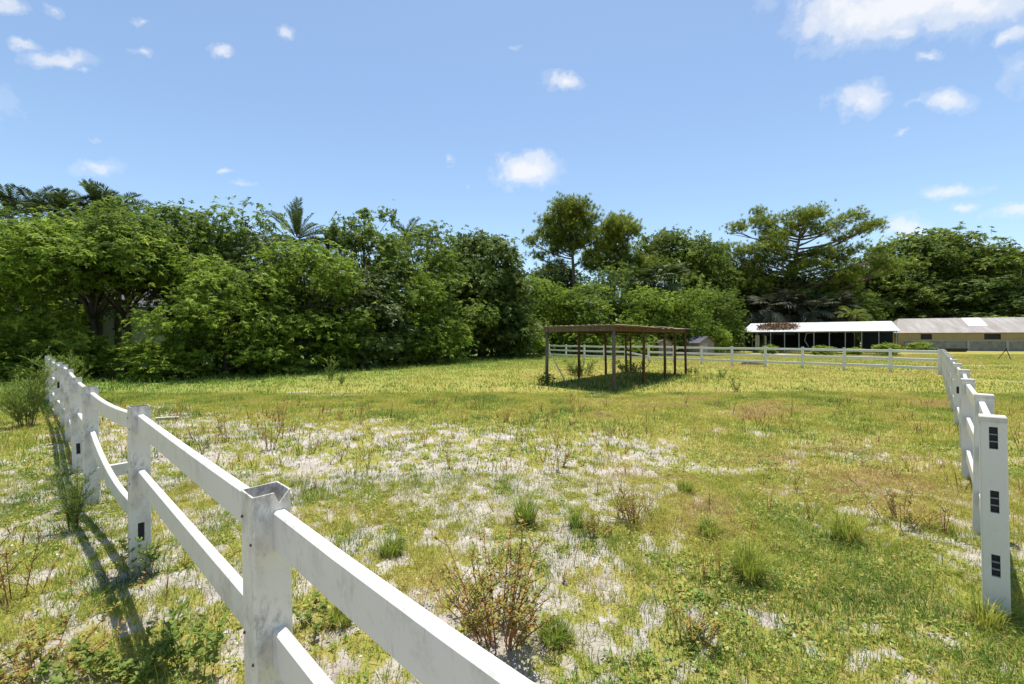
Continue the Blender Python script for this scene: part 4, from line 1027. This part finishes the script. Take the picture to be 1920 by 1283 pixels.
# ----------------------------------------------------------------- grass, low plants, stones
def grass_all():
    rg = np.random.default_rng(2024)
    def inside(x, y):
        hd = hedge_dist(x, y)
        ok = hd > -1.2
        # nothing growing through posts of the carport / barn
        return ok
    def scatter(n, d0, d1, slope=1.5):
        d = np.sqrt(rg.random(n) * (d1 ** 2 - d0 ** 2) + d0 ** 2); x = (rg.random(n) * 2 - 1) * (slope * d + 1.6)
        return x, d
    def lush(x, y):
        hd = hedge_dist(x, y)
        l = sstep(17, 1, hd) * sstep(9, 17, y)
        u = (x - SHO[0]) * SHU[0] + (y - SHO[1]) * SHU[1]; v = (x - SHO[0]) * SHV[0] + (y - SHO[1]) * SHV[1]
        sh = sstep(-.9, .3, u) * sstep(11.6, 10, u) * sstep(-.9, .2, v) * sstep(5, 3.8, v)  # under the roof: taller blades, its shade put into a darker green
        return l, sh
    def sward(name, n_cl, per, d0, d1, L, W, spread, keep_sand, seed_tone=0.0):
        x, y = scatter(n_cl, d0, d1)
        cv = cover(x, y); sd = sandiness(x, y); hd = hedge_dist(x, y)
        dens = np.clip(cv, keep_sand, 1)
        patch = fbm(x / 1.7, y / 1.7, 61, 3)
        k = (rg.random(n_cl) < dens * (.75 + .25 * patch)) & inside(x, y)
        x, y, cv, sd, patch = x[k], y[k], cv[k], sd[k], patch[k]
        l, sh = lush(x, y); m = len(x)
        green = fbm(x / .8, y / .8, 71, 2); warm = fbm(x / 3.6, y / 3.6, 83, 2); tint = fbm(x / 9, y / 9, 87, 2)
        dry = sstep(.50, .68, warm) * sstep(.2, .8, (x + 2) / np.maximum(y, 1) * 1.0 + .25)
        mu = .48 + .34 * l + .40 * sh + (green - .5) * 1.05 * (1 - .6 * l) - .27 * dry * (1 - l) + (tint - .5) * .35 + .10 * sd
        big = rg.random(m); clump = np.where(big > .93, 1.7, np.where(big > .7, 1.2, .85))
        hL = L * clump * (1 - .42 * sd * (1 - (big > .9))) * (1 + 1.3 * l * sstep(11, 0, hedge_dist(x, y)) + .7 * sh) * (.75 + .6 * patch)
        px = np.repeat(x, per) + rg.normal(0, spread, m * per) * np.repeat(clump, per); py = np.repeat(y, per) + rg.normal(0, spread, m * per) * np.repeat(clump, per)
        pz = gz(px, py) - .004
        a = rg.random(m * per) * 2 * PI; D = np.stack([np.cos(a), np.sin(a), 0 * a], 1); b = a + PI / 2 + rg.normal(0, .5, len(a)); S = np.stack([np.cos(b), np.sin(b), 0 * b], 1)
        Lr = np.repeat(hL, per) * rg.uniform(.45, 1.3, m * per); tone = np.clip(np.repeat(mu, per) + rg.normal(0, .10, m * per), 0, 1)
        tone = np.where(rg.random(len(tone)) < .13, rg.random(len(tone)) * .22, tone)
        g = Geo(); g.blades(np.stack([px, py, pz], 1), D, S, Lr, W * rg.uniform(.7, 1.3, len(Lr)), tone, rg.uniform(.25, 1.05, len(Lr)))
        kind(g.build(name, M['grass']), 'stuff')
        return m * per
    sward('grass', 36000, 12, 1.5, 7.2, .095, .0056, .05, .46)
    sward('grass', 44000, 8, 7.2, 18, .115, .012, .09, .48)
    sward('grass', 54000, 6, 18, 62, .135, .030, .26, .15)
    # small broad-leaved ground cover near by
    x, y = scatter(12000, 1.5, 9.0); cv = cover(x, y); pn = fbm(x / .9, y / .9, 131, 2)
    k = rg.random(len(x)) < np.clip(cv, .12, 1) * sstep(.42, .6, pn); x, y = x[k], y[k]; m = len(x); per = 7
    a = rg.random((m, per)) * 6.28; th = rg.uniform(.1, .9, (m, per))
    D = np.stack([np.cos(a) * np.cos(th), np.sin(a) * np.cos(th), np.sin(th)], -1).reshape(-1, 3); S = unit(np.cross(D, A(0, 0, 1)))
    P = np.repeat(np.stack([x, y, gz(x, y)], 1), per, 0) + rg.normal(0, 1, (m * per, 3)) * A(.035, .035, 0) + A(0, 0, 1) * (rg.random((m * per, 1)) * .05)
    tone = np.clip(np.repeat(rg.normal(.5, .2, m), per) + rg.normal(0, .12, m * per), 0, 1); l = rg.uniform(.018, .042, m * per) * (1 + .06 * np.repeat(y, per))
    g = Geo(); g.leaves(P, D, S, l, l * .6, tone); kind(g.build('low_leaves', M['clover']), 'stuff')
    # dead straw lying flat
    x, y = scatter(20000, 1.4, 11); cvx = cover(x, y); k = rg.random(len(x)) < .35 + .5 * cvx; x, y = x[k], y[k]; m = len(x)
    a = rg.random(m) * 6.28; D = np.stack([np.cos(a), np.sin(a), rg.normal(.05, .12, m)], 1); D = unit(D); S = unit(np.cross(D, A(0, 0, 1)))
    g = Geo(); g.leaves(np.stack([x, y, gz(x, y) + .008 + .01 * rg.random(m)], 1), D, S, rg.uniform(.03, .12, m), .004 + .0006 * y, np.clip(rg.normal(.5, .25, m), 0, 1), droop=0, fold=.05)
    kind(g.build('straw_litter', M['litter']), 'stuff')
    # broken shell and stone in the sand
    x, y = scatter(19000, 1.4, 8.5); sd = sandiness(x, y); cv = cover(x, y); k = rg.random(len(x)) < sd * (1 - .75 * cv); x, y = x[k], y[k]; m = len(x)
    r = rg.gamma(2.0, .0042, m) + .003; r = np.minimum(r, .035)
    base = unit(A([1, 0, -.2], [-.6, .8, 0], [-.6, -.8, .1], [0, .1, .75], [.1, 0, -.6])); V = np.repeat(base[None], m, 0) * rg.uniform(.6, 1.25, (m, 5, 1))
    a = rg.random(m) * 6.28; ca, sa = np.cos(a)[:, None], np.sin(a)[:, None]
    V = np.stack([V[..., 0] * ca - V[..., 1] * sa, V[..., 0] * sa + V[..., 1] * ca, V[..., 2] * .8], -1) * r[:, None, None] + np.stack([x, y, gz(x, y) + r * .2], 1)[:, None]
    tri = A([0, 1, 3], [1, 2, 3], [2, 0, 3], [1, 0, 4], [2, 1, 4], [0, 2, 4]).astype(int)
    T_ = (tri[None] + (np.arange(m) * 5)[:, None, None]).reshape(-1, 3)
    g = Geo(); g.add(V.reshape(-1, 3), tris=T_, tone=np.repeat(rg.random(m), 5)); kind(g.build('gravel', M['stone']), 'stuff')
grass_all()
def weed_drift():
    rg = np.random.default_rng(71); gs = Geo(); gl = Geo(); n = 0; P = []; D = []; L = []; TN = []
    while n < 520:
        d = math.sqrt(rg.random() * (15 ** 2 - 1.7 ** 2) + 1.7 ** 2); x = (rg.random() * 2 - 1) * (1.2 * d)
        if rg.random() > 1.25 * vnoise(x / 1.6, d / 1.6, 19) ** 2 + .04: continue
        n += 1; z = float(gz(x, d)); h = rg.gamma(4, .045) + .06; red = rg.random()
        for k in range(rg.integers(1, 5)):
            a = rg.random() * 6.28; b = A(math.cos(a), math.sin(a), 0); hh = h * rg.uniform(.5, 1.1)
            o = A(x, d, z) + b * .015; e = o + b * hh * rg.uniform(.1, .6) + A(0, 0, hh); m = (o + e) / 2 + A(0, 0, .08 * hh)
            gs.tube([o, m, e], [.0022 + .0004 * d, .0016 + .0003 * d, .0008 + .0002 * d], 3, tone=rg.random(), cap=False)
            q = rg.integers(4, 12); f = rg.uniform(.2, 1, q)[:, None]; pts = o + (e - o) * f; an = rg.random(q) * 6.28
            P.append(pts); D.append(unit(np.stack([np.cos(an), np.sin(an), rg.uniform(-.1, 1, q)], 1))); L.append(rg.uniform(.012, .034, q) * (1 + .04 * d)); TN.append(np.clip((.15 + .5 * red) + rg.normal(0, .18, q), 0, 1))
    P = np.concatenate(P); D = np.concatenate(D); L = np.concatenate(L); TN = np.concatenate(TN); S = unit(np.cross(D, A(0, 0, 1)))
    gl.leaves(P, D, S, L, L * .4, TN)
    kind(gs.build('weed_stalks', M['stem_red']), 'stuff'); kind(gl.build('weeds', M['weed_leaf']), 'stuff')
weed_drift()

# ----------------------------------------------------------------- weeds one can tell apart
def weed(name, label, px, py, h, w, n_stem, style, seed, leaf=.04, lean=(0, 0), dens=1.0, cat='weed', d=None):
    base_spread = {'red': .38, 'leafy': .62, 'plume': .3}[style]
    rg = np.random.default_rng(seed); c = gnd(px, py) if d is None else at(px, d); z0 = float(gz(c[0], c[1]))
    t = thing(name, label, cat, (c[0], c[1], z0))
    gs = Geo(); P = []; D = []; LL = []
    for i in range(n_stem):
        a = rg.random() * 6.28; r = w / 2 * math.sqrt(rg.random()); b = A(math.cos(a), math.sin(a), 0)
        hh = h * rg.uniform(.35, 1.05); e = b * r * 1.05 + A(lean[0], lean[1], 0) * hh + A(0, 0, hh); o = b * r * base_spread
        m = o + (e - o) * A(.35, .35, .55) + rg.normal(0, .03 * h, 3); tt = np.linspace(0, 1, 7)[:, None]; Q = o * (1 - tt) ** 2 + 2 * m * tt * (1 - tt) + e * tt ** 2
        th = .0045 * (h / .6) ** .5 * (1 + .05 * c[1]); gs.tube(Q, th * (1 - .7 * tt[:, 0]), 4, tone=rg.random())
        subs = [Q]
        for k in range(int(5 * dens) if style != 'plume' else int(7 * dens)):
            j = rg.integers(1, 6); f = rg.random() * 6.28; l = h * rg.uniform(.12, .32); q0 = Q[j]; q1 = q0 + A(math.cos(f), math.sin(f), rg.uniform(.5, 1.3)) * l * .75
            qq = np.linspace(0, 1, 4)[:, None]; R = q0 + (q1 - q0) * qq + A(0, 0, .1) * l * qq ** 2; gs.tube(R, th * .55 * (1 - .6 * qq[:, 0]), 3, tone=rg.random(), cap=False); subs.append(R)
        for R in subs:
            n = int({'red': 17, 'leafy': 8, 'plume': 26}[style] * dens * (1.6 if R is Q else 1))
            s = rg.uniform(.25 if style != 'plume' else .15, 1, n) * (len(R) - 1); i0 = np.minimum(s.astype(int), len(R) - 2); fr = (s - i0)[:, None]
            p = R[i0] * (1 - fr) + R[i0 + 1] * fr; P.append(p); f = rg.random(n) * 6.28
            D.append(unit(np.stack([np.cos(f), np.sin(f), rg.uniform(-.1, .9, n)], 1) + (unit(R[-1] - R[0]) * (1.2 if style == 'plume' else .3)))); LL.append(leaf * rg.uniform(.5, 1.3, n))
    P = np.concatenate(P); D = np.concatenate(D); LL = np.concatenate(LL); S = unit(np.cross(D, rg.normal(size=D.shape) * .3 + A(0, 0, 1)))
    wid = {'red': .42, 'leafy': .55, 'plume': .12}[style]
    tone = np.clip(rg.normal(.42 if style == 'red' else .5, .26, len(P)), 0, 1)
    gl = Geo(); gl.leaves(P, D, S, LL, LL * wid, tone, droop=.15)
    gs.build('stem', M['stem_red' if style == 'red' else 'stem_green'], t); gl.build('foliage', M['weed_leaf' if style == 'red' else 'weed_green'], t)
    return t
def tuft(label, px, py, h, w, n, tone, seed):
    rg = np.random.default_rng(seed); c = gnd(px, py); t = thing('grass_tuft', label, 'grass tuft', (c[0], c[1], float(gz(c[0], c[1]))))
    a = rg.random(n) * 6.28; r = w * .18 * np.sqrt(rg.random(n)); P = np.stack([r * np.cos(a), r * np.sin(a), 0 * a - .01], 1)
    aa = a + rg.normal(0, .6, n); D = np.stack([np.cos(aa), np.sin(aa), 0 * aa], 1); b = aa + PI / 2; S = np.stack([np.cos(b), np.sin(b), 0 * b], 1)
    g = Geo(); g.blades(P, D, S, h * rg.uniform(.5, 1.15, n), .0065 * (1 + .05 * c[1]), np.clip(rg.normal(tone, .13, n), 0, 1), rg.uniform(.1, .85, n)); g.build('blades', M['grass'], t)
    k = n // 5; g = Geo(); g.blades(P[:k], D[:k], S[:k], h * .45 * rg.uniform(.5, 1.2, k), .006 * (1 + .05 * c[1]), rg.random(k) * .2, rg.uniform(.7, 1.3, k)); g.build('dead_blades', M['grass'], t)
WD = [('red_stemmed_weed', 'bushy red stemmed weed with small yellow leaves beside the top rail', 935, 1195, .72, 1.05, 34, 'red', .034),
 ('red_stemmed_weed', 'red bushy weed standing alone on a bare sand patch in mid paddock', 1192, 985, .52, .8, 14, 'red', .026),
 ('red_stemmed_weed', 'thin upright red weed by the top rail between the two open posts', 505, 846, .75, .5, 5, 'red', .03),
 ('red_stemmed_weed', 'pair of sparse red stalks in the sandy ground past the fallen rail', 527, 800, .75, .35, 4, 'red', .03),
 ('red_stemmed_weed', 'spindly red stalk behind the sagging rails of the grimy fence', 420, 815, .7, .3, 4, 'red', .03),
 ('red_stemmed_weed', 'tall bare red weed leaning over the sand outside the grimy fence', 28, 1135, .85, .6, 6, 'red', .03),
 ('red_stemmed_weed', 'small rusty weed at the lower edge among short grass', 1300, 1215, .38, .5, 8, 'red', .026),
 ('red_stemmed_weed', 'golden red weed patch close to the second capped post', 1690, 985, .45, 1.0, 14, 'red', .03),
 ('red_stemmed_weed', 'faint reddish weed on sparse turf in front of the shelter', 1050, 880, .45, .6, 6, 'red', .026),
 ('red_stemmed_weed', 'low reddish weed in the sand beyond the bushy weed', 1115, 1010, .3, .5, 8, 'red', .022),
 ('leafy_weed', 'dark green upright feathery weed at the foot of the fence posts', 138, 1000, .80, .30, 9, 'plume', .055),
 ('leafy_weed', 'leafy green weed crowding the lower corner under the grimy fence', 235, 1262, .30, .9, 20, 'leafy', .042),
 ('leafy_weed', 'sprawling leafy weed with dark leaves beside the corner weed', 375, 1250, .36, .5, 9, 'leafy', .045),
 ('leafy_weed', 'yellowish weed clump at the picture corner outside the fence', 70, 1270, .34, .9, 16, 'red', .034),
 ('leafy_weed', 'small vine like weed climbing the foot of the slotted fence post', 262, 1085, .42, .3, 6, 'leafy', .045),
 ('leafy_weed', 'low green weed behind the big open topped post', 600, 1170, .18, .5, 6, 'leafy', .038),
 ('tall_weed', 'big plumy weed engulfing the far end of the grimy fence', 50, 800, 1.7, 1.0, 16, 'plume', .12),
 ('tall_weed', 'plumy weed showing behind the last posts of the grimy fence', 125, 752, 1.65, 1.1, 9, 'plume', .15),
 ('tall_weed', 'tall lone weed standing in the grass under the date palm', 621, 712, 1.25, .5, 6, 'plume', .1),
 ('tall_weed', 'shorter upright weed next to the tall lone weed', 641, 722, .6, .3, 4, 'plume', .08),
 ('tall_weed', 'weed tuft under the shelter roof near a brown pole', 1088, 704, .95, 2.0, 30, 'leafy', .12),
 ('tall_weed', 'dark weed around the foot of the grey shelter corner post', 1022, 722, .7, .9, 12, 'leafy', .1),
 ('tall_weed', 'weed growing among the rear poles of the shelter', 1185, 700, .8, 2.4, 30, 'leafy', .1),
 ('tall_weed', 'rushy dark weed in open grass beside the shelter', 1380, 738, .62, .55, 5, 'plume', .07),
 ('tall_weed', 'rushy weed pair farther from the shelter towards the back fence', 1352, 712, .65, .6, 5, 'plume', .07),
 ('tall_weed', 'weed cluster spilling past the outermost shelter pole', 1300, 704, .5, 1.2, 9, 'leafy', .09),
]
for i, (nm, lab, px, py, h, w, ns, st, lf) in enumerate(WD): weed(nm, lab, px, py, h, w, ns, st, 300 + i, lf)
TF = [('fine bladed grass tuft in the middle of the sandy ground', 985, 985, .42, .5, 260, .62), ('dense grass tuft with straw at its base near the lower edge', 1405, 1092, .38, .55, 300, .55),
 ('grass tuft on bare ground beside the red bushy weed', 1285, 925, .2, .5, 160, .62), ('grass tuft under the big open topped post rail', 640, 1175, .2, .4, 160, .58),
 ('dark green grass clump next to the top rail', 735, 1040, .2, .6, 260, .66), ('grass clump half hidden by the top rail near the bushy weed', 1040, 1205, .2, .55, 240, .68),
 ('loose grass tuft near the slotted end post', 1590, 1020, .34, .6, 220, .5), ('wispy grass tuft at the foot of the slotted end post', 1850, 1180, .26, .4, 140, .45),
 ('grass tuft between two sand patches by the dense tuft', 1330, 1010, .26, .5, 180, .6), ('small bright grass tuft in front of the shelter ground', 1080, 990, .2, .4, 150, .72)]
for i, (lab, px, py, h, w, n, tn) in enumerate(TF): tuft(lab, px, py, h, w, n, tn, 500 + i)
